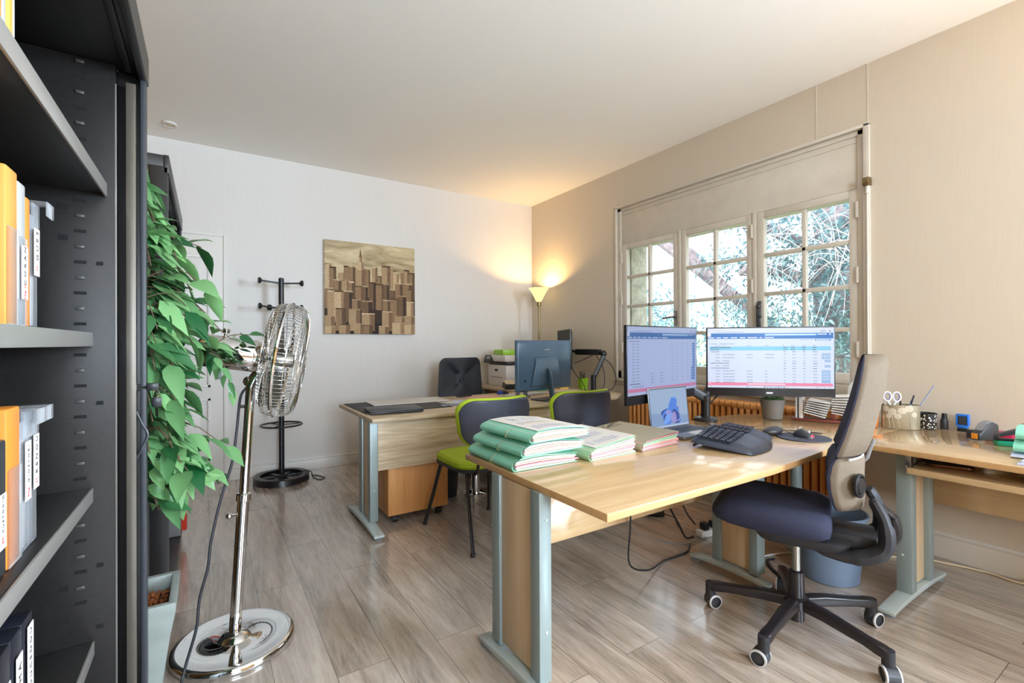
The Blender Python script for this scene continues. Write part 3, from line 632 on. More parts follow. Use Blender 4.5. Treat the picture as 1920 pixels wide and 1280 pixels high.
vc = visitor((1.455, 2.66, 0), radians(1), 'lime green visitor chair facing the drawer pedestal')
place(vc, (2.16, 2.66, 0), radians(-2), 'lime green visitor chair in front of the blank far monitor')

# ---- black mesh chair behind the far desk
mc = thing('mesh_chair', 'black mesh backed office chair behind the far oak desk', 'chair', (2.12, 4.02, 0))
b = B(); rings = []
def mb(k, d): return [(2.145+u*k*(.90+.10*min(1, (.21-w)/.4)), 4.26+.03*w-.05*(u/.25)**2*-1+d, .845+w*k) for u, w in dense(rrect(.50, .42, .07, 7))]
b.loft([mb(q/8, 0) for q in range(2, 8)] + [mb(1, -.004), mb(1, -.018)] + [mb(q/8, -.022) for q in range(7, 1, -1)]); b.build('backrest', M['mesh'], mc)
b = B(); b.loft([[(2.13+x*k, 4.00+y*k, z) for x, y in rrect(.48, .46, .1, 6)] for z, k in ((.40, .9), (.415, 1), (.46, 1), (.475, .92))]); b.build('seat', M['mesh'], mc, bevel=0)
b = B(); b.tube([(2.13, 4.05, .40), (2.14, 4.26, .41), (2.145, 4.285, .55), (2.145, 4.275, .85)], .02, 10); b.build('back_upright', M['black'], mc)
b = B(); b.cyl((2.13, 4.0, .10), (2.13, 4.0, .40), .026, n=20); b.build('gas_column', M['chrome'], mc)
for k in range(5):
    a = 2*pi*k/5+.3; d = Vector((cos(a), sin(a), 0)); c = Vector((2.13, 4.0, 0))
    b = B(); b.tube([c+Vector((0, 0, .11)), c+d*.15+Vector((0, 0, .10)), c+d*.28+Vector((0, 0, .075))], .02, 8); arm = b.build('base_arm', M['black'], mc)
    w = d.cross(Vector((0, 0, 1))); p = c+d*.28+Vector((0, 0, .028)); b = B(); b.cyl(p-w*.025, p+w*.025, .028, n=16).cyl(p, p+Vector((0, 0, .05)), .008, n=8); b.build('castor', M['black'], arm)

# ---- the big swivel chair at the near desk
ch = thing('swivel_chair', 'navy and taupe swivel chair drawn up to the maple desk', 'chair', (2.06, 1.014, 0))
CC = Vector((2.060, 1.014, 0)); Fd = Vector((-.40, .916, 0)).normalized(); Sd = Vector((Fd.y, -Fd.x, 0))
CM = Matrix(((Sd.x, Fd.x, 0, CC.x), (Sd.y, Fd.y, 0, CC.y), (0, 0, 1, 0), (0, 0, 0, 1)))   # local x = sideways, y = forward
def CB(): b = B(); b.T = CM; return b
def padring(y, w, zt, zb, n=24, yshift=0):
    out = []
    for k in range(n):
        a = 2*pi*k/n; c, s = cos(a), sin(a)
        x = w/2*(abs(c)**.5)*(1 if c > 0 else -1); z = (zt+zb)/2+(zt-zb)/2*(abs(s)**.62)*(1 if s > 0 else -1)
        out.append((x, y, z))
    return out
b = CB(); sy = lambda y: -.125+(y+.255)*.80
b.loft([padring(sy(y), w, zt, zb) for y, w, zt, zb in ((-.255, .28, .515, .475), (-.245, .38, .535, .450), (-.20, .43, .548, .436), (-.05, .455, .556, .432), (.10, .46, .560, .438), (.19, .45, .556, .446), (.245, .42, .540, .460), (.268, .36, .520, .476), (.276, .27, .508, .490))])
b.build('seat', M['navy'], ch, angle=60)
b = CB(); b.loft([[(x*k, -.02+y*k, z) for x, y in rrect(.30, .30, .06, 5)] for z, k in ((.385, .7), (.40, 1), (.442, 1.15))]); b.cbox((0, -.18, .428), (.17, .17, .07)); b.build('seat_mechanism', M['blackm'], ch, bevel=.01)
def backsec(sec):
    """closed back section: list of (z, y centre, half thickness, width) -> front and rear lofts"""
    fr_, re_ = [], []
    for z, y, th, w in sec:
        n = 12; A = []; R_ = []
        for k in range(n+1):
            u = cos(pi*k/n); x = w/2*u; c = .055*(2*u*u-1)*0 + .045*u*u
            bul = (1-abs(u)**3.2)
            A.append((x, y+c+th*(.25+.75*bul), z)); R_.append((x, y+c-th*(.25+.9*bul), z))
        mid = [(p[0]*.995, (p[1]*.62+q[1]*.38), z) for p, q in zip(A, R_)]
        fr_.append(A + mid[::-1]); re_.append(mid + R_[::-1])
    return fr_, re_
low = [(.552, -.190, .018, .20), (.562, -.188, .036, .27), (.59, -.180, .046, .32), (.64, -.170, .054, .345), (.69, -.167, .056, .35), (.735, -.174, .052, .35), (.755, -.183, .043, .345), (.763, -.188, .028, .33)]
upp = [(.767, -.188, .028, .33), (.778, -.189, .042, .35), (.84, -.210, .042, .35), (.92, -.233, .038, .335), (1.0, -.252, .036, .31), (1.06, -.264, .035, .28), (1.10, -.271, .033, .24), (1.125, -.275, .029, .19), (1.141, -.277, .021, .135), (1.149, -.278, .010, .07)]
for nm, sec in (('lumbar', low), ('upper_back', upp)):
    f_, r_ = backsec(sec)
    b = CB(); b.loft(r_); sh = b.build(nm+'_shell', M['taupe'], ch, angle=60)
    b = CB(); b.loft(f_); b.build(nm+'_cushion', M['navy'], ch, angle=60)
    if nm == 'lumbar':
        b = CB(); b.lathe([(.046, 0), (.046, .008), (.038, .010), (.034, .004), (.03, .012), (.001, .014)], (-.125, -.206, .665), (-.45, -1, 0), 28, sx=.9); b.build('tension_dial', M['black'], sh)
        b = CB(); b.tube([(.165*cos(a), -.226+.05*cos(a)**2, .763) for a in [pi*k/10 for k in range(11)]], .004, 6, sub=2); b.build('trim_strip', M['lgrey'], sh)
        b = CB(); b.tube([(-.02, -.225, .735), (-.02, -.238, .75), (-.02, -.248, .785), (-.02, -.26, .825)], [.005, .006, .006, .004], 8, flat=.6); b.build('adjuster', M['mgrey'], sh)
# bracket from under the seat up to the back
b = CB()
for s in (-1, 1): b.tube([(s*.07, .05, .415), (s*.10, -.10, .395), (s*.12, -.20, .395), (s*.12, -.28, .44), (s*.11, -.285, .53), (s*.08, -.25, .61)], [.018, .024, .028, .026, .020, .012], 10, flat=1.5)
b.build('back_bracket', M['blackm'], ch)
b = CB(); b.cyl((.145, -.20, .405), (.150, -.20, .405), .008, n=12).cyl((-.145, -.20, .405), (-.150, -.20, .405), .008, n=12); b.build('bracket_bolt', M['satin'], ch)
b = CB(); b.tube([(.0, -.28, .56), (.0, -.315, .53), (.0, -.325, .47), (.0, -.30, .43)], [.014, .02, .02, .012], 10, flat=2); b.build('bracket_cover', M['black'], ch)
b = CB(); b.cyl((.24, .02, .43), (.29, .02, .425), .006, n=8).ball((.295, .02, .425), .012, 10, 8); b.build('height_lever', M['black'], ch)
b = CB(); b.cyl((0, 0, .17), (0, 0, .40), .0165, n=20); b.build('gas_column', M['satin'], ch)
b = CB(); b.lathe([(.030, .045), (.030, .09), (.048, .10), (.048, .135), (.032, .145), (.028, .245), (.0175, .25)], n=28); b.build('hub', M['blackp'], ch)
for a in (36, 116, 188, 262, 332):
    d = Vector((cos(radians(a)), sin(radians(a)), 0)); w = Vector((-d.y, d.x, 0)); up = Vector((0, 0, 1)); rings = []
    for r, z, hw, hh in ((.035, .118, .022, .022), (.12, .118, .022, .021), (.26, .105, .019, .017), (.300, .100, .021, .019), (.325, .098, .021, .019), (.345, .094, .018, .015)):
        c = CC + d*r + up*z; rings.append([c + w*x + up*y for x, y in rrect(2*hw, 2*hh, .009, 3)])
    arm = B().loft(rings).build('base_arm', M['blackp'], ch, angle=50)
    c = CC + d*.335; b = B(); b.cyl(c+up*.055, c+up*.112, .0205, .020, n=18); b.build('arm_end', M['blackm'], arm)
    ang = radians(a*1.7+50); ax = Vector((cos(ang), sin(ang), 0)); c2 = c + Vector((-ax.y, ax.x, 0))*.012 + up*.0305
    b = B(); b.cyl(c2-ax*.020, c2+ax*.020, .030, n=22).cyl(c2-ax*.006, c2+ax*.006, .021, n=12).lathe([(.018, .03), (.016, .062)], c, n=14); cs = b.build('castor', M['dgrey'], arm)
    for s in (-1, 1): B().lathe([(.0304, 0), (.0304, .005), (.024, .007)], c2+ax*s*.0195, ax*s, 24, cap=False).build('castor_rim', M['lgrey'], cs)
# ---- slate blue waste bin behind the swivel chair
t = thing('waste_bin', 'slate blue plastic waste bin on the floor behind the swivel chair', 'waste bin', (2.675, 1.155, 0))
B().lathe([(.001, .004), (.124, 0), (.128, .004), (.158, .32), (.166, .325), (.166, .338), (.158, .338), (.152, .32), (.124, .012), (.001, .012)], (2.675, 1.155, 0), n=40, cap=False).build('bin_body', M['binblue'], t)
# ================================================================== RADIATOR, LAMP, STAND, FAN, PICTURE, PLANT
rad = thing('radiator', 'orange painted column radiator under the window', 'radiator', (3.29, 2.24, 0))
n = 34; y0, y1 = 1.42, 3.085; p = (y1-y0)/n
for k in range(n):
    y = y0 + p*(k+.5); b = B()
    for x in (3.272, 3.312, 3.352): b.cyl((x, y, .14), (x, y, .735), .017, n=10)
    b.loft([[(x, y+dy, z) for x, z in rrect(.125, .05, .022, 4, 3.312, .737)] for dy in (-.021, .021)]); b.loft([[(x, y+dy, z) for x, z in rrect(.125, .05, .022, 4, 3.312, .14)] for dy in (-.021, .021)])
    b.build('radiator_section', M['radiator'], rad, bevel=0)
for y in (y0+.03, y1-.03):
    b = B(); b.box(3.28, y-.012, 0, 3.345, y+.012, .13); b.build('radiator_foot', M['radiator'], rad, bevel=.004)
b = B(); b.box(3.247, 1.372, .10, 3.376, 1.418, .77); b.build('end_cover', M['radiator'], rad, bevel=.006)

# ---- torchiere floor lamps; the second stands beyond the frame at the far end of the window wall
def torchiere(LX, LY, label, power, dz=0):
    t = thing('floor_lamp', label, 'floor lamp', (LX, LY, 0))
    B().lathe([(.001, 0), (.112, 0), (.114, .01), (.10, .022), (.02, .032), (.001, .032)], (LX, LY, 0), n=36, cap=False).build('base', M['brass'], t)
    B().cyl((LX, LY, .03), (LX, LY, 1.615+dz), .0115, n=16).build('pole', M['brass'], t)
    B().lathe([(.012, 0), (.024, .004), (.024, .05), (.018, .054)], (LX, LY, 1.61+dz), n=24).build('socket', M['brass'], t)
    m = B().lathe([(.020, 0), (.034, .012), (.055, .055), (.088, .115), (.112, .150), (.118, .158), (.114, .158), (.085, .118), (.052, .058), (.030, .016)], (LX, LY, 1.664+dz), n=40, cap=False).build('lamp_shade', M['shade'], t)
    b = B(); b.ball((LX, LY, 1.735+dz), (.022, .022, .032), 12, 8); b.build('bulb', M['bulb'], t)
    light('lamp_light', 'POINT', (LX, LY, 1.758+dz), power, (1, .61, .25), shadow_soft_size=.03)
    return t
torchiere(3.235, 4.44, 'lit torchiere floor lamp with a glass cone shade in the room corner', 27, .014)
torchiere(2.95, -.95, 'torchiere floor lamp at the unseen end of the window wall', 60)

# ---- coat stand
CX, CY = .537, 4.585
cs = thing('coat_stand', 'black metal coat stand against the wall beside the canvas', 'coat stand', (CX, CY, 0))
b = B(); b.lathe([(.17, .055), (.215, .055), (.222, .048), (.226, .0), (.19, 0), (.17, .02)], (CX, CY, 0), n=48, cap=False)
for k in range(6):
    a = pi*k/3; b.cbox((CX+.09*cos(a), CY+.09*sin(a), .035), (.18, .03, .014), rz=a)
b.lathe([(.05, .02), (.05, .05), (.03, .06)], (CX, CY, 0), n=24); b.build('base', M['blackp'], cs)
B().lathe([(.0225, .03), (.0225, 1.775), (.015, 1.782), (.001, 1.782)], (CX, CY, 0), n=20).build('pole', M['black'], cs)
for z, L, hooks in ((1.735, .165, (8, 188)), (1.515, .165, (12, 192, -58, 122))):
    for a in hooks:
        d = Vector((cos(radians(a)), sin(radians(a)), .0)); c = Vector((CX, CY, z)); b = B()
        L_ = L if abs(a) < 20 or abs(a-190) < 20 else .14
        b.cyl(c+d*.02, c+d*L_+Vector((0, 0, .012)), .0075, n=10); h = b.build('hook', M['black'], cs)
        B().lathe([(.010, -.012), (.020, -.004), (.027, .004), (.028, .012), (.022, .019), (.001, .021)], c+d*L_+Vector((0, 0, .012)), d, 18).build('hook_knob', M['black'], h)
b = B(); b.tube([(CX+.165*cos(a), CY+.165*sin(a), .49) for a in [2*pi*k/24 for k in range(24)]], .008, 8, closed=True, sub=2)
for a in (0, 120, 240): b.cyl((CX+.02*cos(radians(a)), CY+.02*sin(radians(a)), .49), (CX+.165*cos(radians(a)), CY+.165*sin(radians(a)), .49), .005, n=8)
b.build('umbrella_ring', M['blackp'], cs)
b = B(); b.tube([(CX-.12, CY-.05, .069), (CX-.03, CY-.12, .072), (CX+.06, CY-.06, .070), (CX+.12, CY-.10, .070), (CX+.17, CY-.04, .068), (CX+.235, CY-.03, .05), (CX+.245, CY-.06, .006), (CX+.28, CY-.17, .005), (CX+.33, CY-.14, .005), (CX+.30, CY-.04, .005), (CX+.25, CY+.02, .005)], .0045, 6)
tag(b.build('loose_cable', M['blackm']), 'black cable coiled on the coat stand base and the floor', 'cable')

# ---- pedestal fan
fan = thing('pedestal_fan', 'chrome pedestal fan with round wire guard beside the leafy plant', 'fan', (.085, 2.19, 0))
bx, by = .085, 2.19; head = Vector((.252, 2.10, 1.137)); neck = Vector((.142, 2.168, 1.04))
B().lathe([(.001, .004), (.19, 0), (.214, 0), (.218, .008), (.214, .024), (.200, .031), (.190, .027), (.06, .026), (.055, .030), (.045, .045), (.030, .052), (.001, .054)], (bx, by, 0), n=64, cap=False).build('base', M['chrome'], fan, angle=50)
foot = Vector((bx, by, .04)); mid = foot.lerp(neck, .55)
B().cyl(foot, mid, .0215, n=24).build('lower_pole', M['chrome'], fan)
B().cyl(mid, neck, .0170, n=24).build('upper_pole', M['chrome'], fan)
b = B(); ax0 = (neck-foot).normalized(); b.lathe([(.022, 0), (.027, .004), (.027, .03), (.021, .034)], mid-ax0*.02, ax0, 24); col = b.build('collar', M['chrome'], fan)
b = B(); b.cyl(mid-ax0*.075, mid-ax0*.075+Vector((-.042, .01, 0)), .006, n=10).ball(mid-ax0*.075+Vector((-.046, .01, 0)), .012, 12, 8); b.build('height_knob', M['chrome'], col)
b = B(); b.cyl(neck-ax0*.09, neck-ax0*.09+Vector((-.035, .01, 0)), .007, n=10); b.build('neck_knob', M['satin'], fan)
AX = Vector((.957, -.245, -.15)).normalized()
q = Vector((0, 0, 1)).rotation_difference(AX); U1 = (Vector((0, 0, 1)) - AX*AX.z).normalized(); U2 = AX.cross(U1)
def hp(a, r, u): return head + AX*u + (U1*cos(a) + U2*sin(a))*r
b = B(); b.tube([neck-ax0*.01, neck+Vector((.012, -.005, .022)), neck+Vector((.03, -.015, .045))], .021, 14); b.ball(neck+Vector((-.006, .004, .01)), .022, 14, 10); b.build('tilt_joint', M['chrome'], fan)
b = B(); mc0 = head - AX*.30
b.lathe([(.001, 0), (.04, .002), (.058, .012), (.064, .03), (.064, .20), (.056, .215), (.03, .235), (.012, .245), (.012, .28)], mc0, AX, 40); mo = b.build('motor_housing', M['chrome'], fan, angle=50)
b = B(); kz = head-AX*.215+U1*.063; b.cyl(kz, kz+U1*.014, .006, n=10).lathe([(.007, 0), (.013, .003), (.013, .016), (.009, .02)], kz+U1*.010, U1, 16); b.build('oscillation_knob', M['chrome'], mo)
GR = .226
def ring(r, u, wire): return B().tube([hp(2*pi*k/48, r, u) for k in range(48)], wire, 6, closed=True, sub=1)
b = ring(GR, .0, .0065); b.build('guard_rim', M['chrome'], fan)
def dome(b, sgn, depth, nw, wire, inner):
    for k in range(nw):
        a = 2*pi*k/nw; b.tube([hp(a + .0, GR, 0), hp(a, GR*.985, sgn*depth*.45), hp(a, GR*.90, sgn*depth*.86), hp(a, GR*.62, sgn*depth), hp(a, inner, sgn*depth*1.02)], wire, 4, sub=3)
    for r, u in ((GR*.985, .45), (GR*.90, .86), (GR*.62, 1.0)):
        b.tube([hp(2*pi*k/40, r, sgn*depth*u) for k in range(40)], wire*1.0, 5, closed=True, sub=1)
    return b
dome(B(), 1, .075, 84, .00125, .05).build('front_guard', M['chrome'], fan)
dome(B(), -1, .060, 84, .00125, .06).build('rear_guard', M['chrome'], fan)
B().lathe([(.05, .070), (.05, .078), (.001, .080)], head, AX, 28).build('badge_disc', M['satin'], fan)
for k in range(3):
    a0 = 2*pi*k/3 + .5; rows = []
    for i in range(9):
        t = i/8; r = .03+.165*t; row = []
        for j in range(7):
            s = j/6-.5; w = (.55+.75*sin(pi*min(1, t*1.02)**.8))*.62; row.append(hp(a0+s*w*(1.5-.55*t)+.25*t, r, -.012+s*.05*(1-.25*t)))
        rows.append(row)
    vs = [p for r_ in rows for p in r_] + [p-AX*.0016 for r_ in rows for p in r_]; m_ = 63
    fs = [(i*7+j, i*7+j+1, (i+1)*7+j+1, (i+1)*7+j) for i in range(8) for j in range(6)]; fs += [tuple(m_+x for x in f[::-1]) for f in fs]
    rim = [j for j in range(7)] + [i*7+6 for i in range(1, 9)] + [8*7+j for j in range(5, -1, -1)] + [i*7 for i in range(7, 0, -1)]
    fs += [(rim[i], rim[(i+1) % len(rim)], m_+rim[(i+1) % len(rim)], m_+rim[i]) for i in range(len(rim))]
    B().add(vs, fs).build('fan_blade', M['satin'], fan, angle=60)
B().lathe([(.001, .045), (.025, .04), (.033, .02), (.033, -.04), (.012, -.05)], head, AX, 24).build('fan_hub', M['satin'], fan)
b = B(); b.tube([neck+Vector((-.016, .006, -.015)), (.105, 2.165, .985), (.092, 2.15, .86), (.075, 2.13, .74), (.035, 2.11, .60), (.005, 2.09, .46), (-.005, 2.08, .37), (-.03, 2.07, .27), (-.04, 2.06, .17), (-.070, 2.05, .06), (-.085, 2.02, .006), (-.095, 1.93, .006), (-.06, 1.5, .006)], .0052, 8)
b.build('power_cord', M['blackm'], fan)

# ---- canvas print of a generic city
pic = thing('canvas_print', 'square sepia canvas print of a city skyline on the back wall', 'canvas', (1.397, YA, 1.297))
PX0, PX1, PZ0, PZ1, PYF = .940, 1.855, 1.297, 2.213, 4.800
B().box(PX0, PYF, PZ0, PX1, YA-.001, PZ1).build('canvas_block', wood('canvas_sky', '#8a7551', '#d9c9a4', 0, .8, 2.2, 4.5, 1.2), pic, bevel=.003)
sep = [plain('sepia_%d' % i, c, .85) for i, c in enumerate(('#3a2b22', '#57432f', '#745a42', '#917456', '#ab8f6c', '#c2a883', '#2a201b', '#d6c39c'))]
b = B(); rnd = random.Random(11); yy = [PYF-.0004]
def tower(u0, u1, v0, v1, shade, win=True, roof=None):
    x0, x1, z0, z1 = PX0+(PX1-PX0)*u0, PX0+(PX1-PX0)*u1, PZ0+(PZ1-PZ0)*v0, PZ0+(PZ1-PZ0)*v1
    yy[0] -= .000022; y = yy[0]; xs = x0+(x1-x0)*.62
    b.mi = shade; b.quad((x0, y, z0), (xs, y, z0), (xs, y, z1), (x0, y, z1)); b.mi = max(0, shade-2); b.quad((xs, y, z0), (x1, y, z0), (x1, y, z1), (xs, y, z1))
    if roof is not None: b.mi = roof; d = (z1-z0)*.03+.004; b.quad((x0, y-.00001, z1-d), (x1, y-.00001, z1-d), (x1, y-.00001, z1), (x0, y-.00001, z1))
    if win:
        b.mi = max(0, shade-1); nx = max(2, int((x1-x0)/.016)); nz = max(2, int((z1-z0)/.020))
        for i in range(nx):
            for j in range(nz):
                if rnd.random() < .8:
                    xa = x0+(x1-x0)*(i+.25)/nx; za = z0+(z1-z0)*(j+.2)/nz; b.quad((xa, y-.00001, za), (xa+(x1-x0)*.45/nx, y-.00001, za), (xa+(x1-x0)*.45/nx, y-.00001, za+(z1-z0)*.5/nz), (xa, y-.00001, za+(z1-z0)*.5/nz))
for row, (v, hmin, hmax, wmin, wmax, cnt, sh) in enumerate(((.42, .22, .34, .05, .09, 16, (4, 4, 3, 5)), (.30, .18, .30, .06, .11, 13, (3, 4, 3, 2)), (.17, .18, .30, .08, .13, 10, (4, 3, 5, 2)), (.05, .14, .24, .09, .15, 8, (3, 5, 4, 3)), (.0, .06, .15, .10, .16, 7, (5, 3, 4, 4)))):
    if row: # dark street level behind this row
        b.mi = 6 if row > 2 else 0; yy[0] -= .000022; z1 = PZ0+(PZ1-PZ0)*(v+hmin*.55); b.quad((PX0, yy[0], PZ0), (PX1, yy[0], PZ0), (PX1, yy[0], z1), (PX0, yy[0], z1))
    for i in range(cnt):
        w = rnd.uniform(wmin, wmax); u = (i+rnd.uniform(-.2, .3))/cnt; u0, u1 = max(0, u), min(1, u+w)
        if row > 1 and .46 < (u0+u1)/2 < .60: continue
        if u1-u0 > .02: tower(u0, u1, max(0, v-.06), v+rnd.uniform(hmin, hmax), rnd.choice(sh), True, rnd.choice((5, 7, 1, 4)))
    if row == 0:
        tower(.32, .43, .40, .72, 4); tower(.34, .41, .70, .79, 5); tower(.36, .39, .79, .84, 4, False)
        b.mi = 2; yy[0] -= .00002; cx = PX0+(PX1-PX0)*.375; b.add([(cx-.014, yy[0], PZ0+.84*.916), (cx+.014, yy[0], PZ0+.84*.916), (cx, yy[0], PZ0+.94*.916)], [(0, 1, 2)])
        tower(.61, .71, .40, .77, 4, True, 1)
b.build('city_image', sep, pic, smooth=False)
b = B()
for x in (1.20, 1.66): b.cyl((x, YA-.02, PZ1), (x, YA-.02, PZ1+.008), .004, n=8)
b.build('wall_hook', M['satin'], pic)

# ---- planter, clay pebbles, artificial ficus
pl = thing('planter', 'square zinc grey planter tapering to the floor beside the open cabinet', 'planter', (-.20, 1.79, 0))
def sq(h, z, cx=-.20, cy=1.79): return [(cx-h, cy-h, z), (cx+h, cy-h, z), (cx+h, cy+h, z), (cx-h, cy+h, z)]
b = B(); b.loft([sq(.070, 0), sq(.072, .05), sq(.085, .22), sq(.105, .36), sq(.118, .43), sq(.119, .455), sq(.100, .455), sq(.096, .40), sq(.096, .395)], True, True); b.build('planter_body', M['planter'], pl, bevel=.002, angle=25)
b = B(); rnd = random.Random(3)
for i in range(15):
    for j in range(15):
        if rnd.random() < .95: b.ball((-.20+(i-7)*.0125+rnd.uniform(-.003, .003), 1.79+(j-7)*.0125+rnd.uniform(-.003, .003), .401+rnd.uniform(0, .012)), rnd.uniform(.006, .0085), 8, 6)
tag(b.build('clay_pebbles', M['clay']), 'brown clay pebbles filling the zinc planter', 'pebbles', kind='stuff')
fic = thing('artificial_ficus', 'tall leafy green ficus standing in the zinc planter', 'plant', (-.20, 1.79, .40))
def leafshape(b, base, d, up, L, Wd, droop=.25):
    d = d.normalized(); s = d.cross(up); tip_ = base+d*L
    if tip_.y < 1.68 and tip_.x < -.11: return
    s = s.normalized() if s.length > 1e-4 else d.orthogonal().normalized(); n = s.cross(d).normalized(); vs = []; N_ = 5
    for i in range(N_+1):
        t = i/N_; w = Wd*sin(pi*t**.75)*(1-.25*t) if 0 < i < N_ else 0
        c = base + d*L*t - Vector((0, 0, 1))*droop*L*t*t
        if w == 0: vs.append(c)
        else: vs += [c-s*w/2+n*w*.14, c, c+s*w/2+n*w*.14]
    fs = [(0, 2, 1), (0, 3, 2)]
    for i in range(N_-2):
        a = 1+3*i; fs += [(a, a+1, a+4, a+3), (a+1, a+2, a+5, a+4)]
    a = 1+3*(N_-2); fs += [(a, a+1, a+3), (a+1, a+2, a+3)]
    b.add(vs, fs)
lv = B(); st = B(); rnd = random.Random(5); root = Vector((-.20, 1.79, 0)); up = Vector((0, 0, 1))
trunk = [(-.20, 1.79, .402), (-.215, 1.80, .7), (-.19, 1.81, 1.0), (-.205, 1.80, 1.35), (-.19, 1.80, 1.62)]
st.tube(trunk, [.012, .010, .009, .006], 8)
st.tube([(-.18, 1.80, .402), (-.19, 1.78, .75), (-.22, 1.78, 1.1), (-.18, 1.79, 1.45)], [.010, .008, .006, .004], 8)
def sprig(p0, p1, nleaf, L=(.08, .12), sag=.06, wires=True):
    p0 = Vector(p0); p1 = Vector(p1); pm = (p0+p1)/2 + up*sag
    if wires: st.tube([p0, pm, p1], .0018, 5, sub=3)
    for k in range(nleaf):
        t = (k+.6)/nleaf; p = (p0*(1-t)**2 + pm*2*t*(1-t)*1.0 + p1*t*t); ax = (p1-p0).normalized()
        side = ax.cross(up).normalized()*(1 if k % 2 else -1)
        d = ax*rnd.uniform(.2, .9) + side*rnd.uniform(.4, 1.0) + up*rnd.uniform(-.75, .35)
        l = rnd.uniform(*L); leafshape(lv, p, d, up+Vector((rnd.uniform(-.6, .6), rnd.uniform(-.8, .2), 0)), l, l*rnd.uniform(.42, .56), rnd.uniform(.1, .4))
prof = [(1.68, .05), (1.62, .08), (1.55, .13), (1.48, .20), (1.42, .25), (1.34, .26), (1.26, .25), (1.18, .25), (1.10, .23), (1.02, .20), (.95, .17), (.88, .22), (.82, .27), (.77, .26), (.72, .19)]
for z, r in prof:
    for k in range(11):
        a = rnd.uniform(-.45*pi, 1.25*pi) if k < 7 else rnd.uniform(-.30*pi, .75*pi); d = Vector((cos(a), sin(a), 0)); rr = r*rnd.uniform(.75, 1.05)
        if d.y < -.55: rr = min(rr, .14)
        c = root + up*(z+rnd.uniform(.0, .08)) + d*.02; tip = root + d*(rr-.045) + up*(z+rnd.uniform(-.06, .03))
        if tip.x < -.42 or (tip.y < 1.70 and tip.x < -.10): continue
        sprig(c, tip, 5 if r > .15 else 4, (.075, .125))
# two long sprays: one hanging over the fan motor, one low by the fan pole
sprig((-.19, 1.82, 1.22), (.02, 1.97, 1.17), 9, sag=.04); sprig((.0, 1.955, 1.19), (.135, 2.05, 1.235), 8, (.05, .075), .02); sprig((.0, 1.95, 1.17), (.075, 1.99, 1.02), 7, (.05, .08), .05)
sprig((-.18, 1.81, 1.38), (.04, 1.90, 1.24), 9, sag=.05); sprig((-.19, 1.80, .92), (.055, 1.88, .845), 10, (.07, .10), .07); sprig((-.19, 1.80, .88), (.03, 1.86, .76), 9, sag=.05); sprig((-.2, 1.8, 1.5), (-.02, 1.86, 1.52), 7, sag=.03)
lv.build('foliage', M['leaf'], fic, angle=180); st.build('stems', M['stem'], fic)
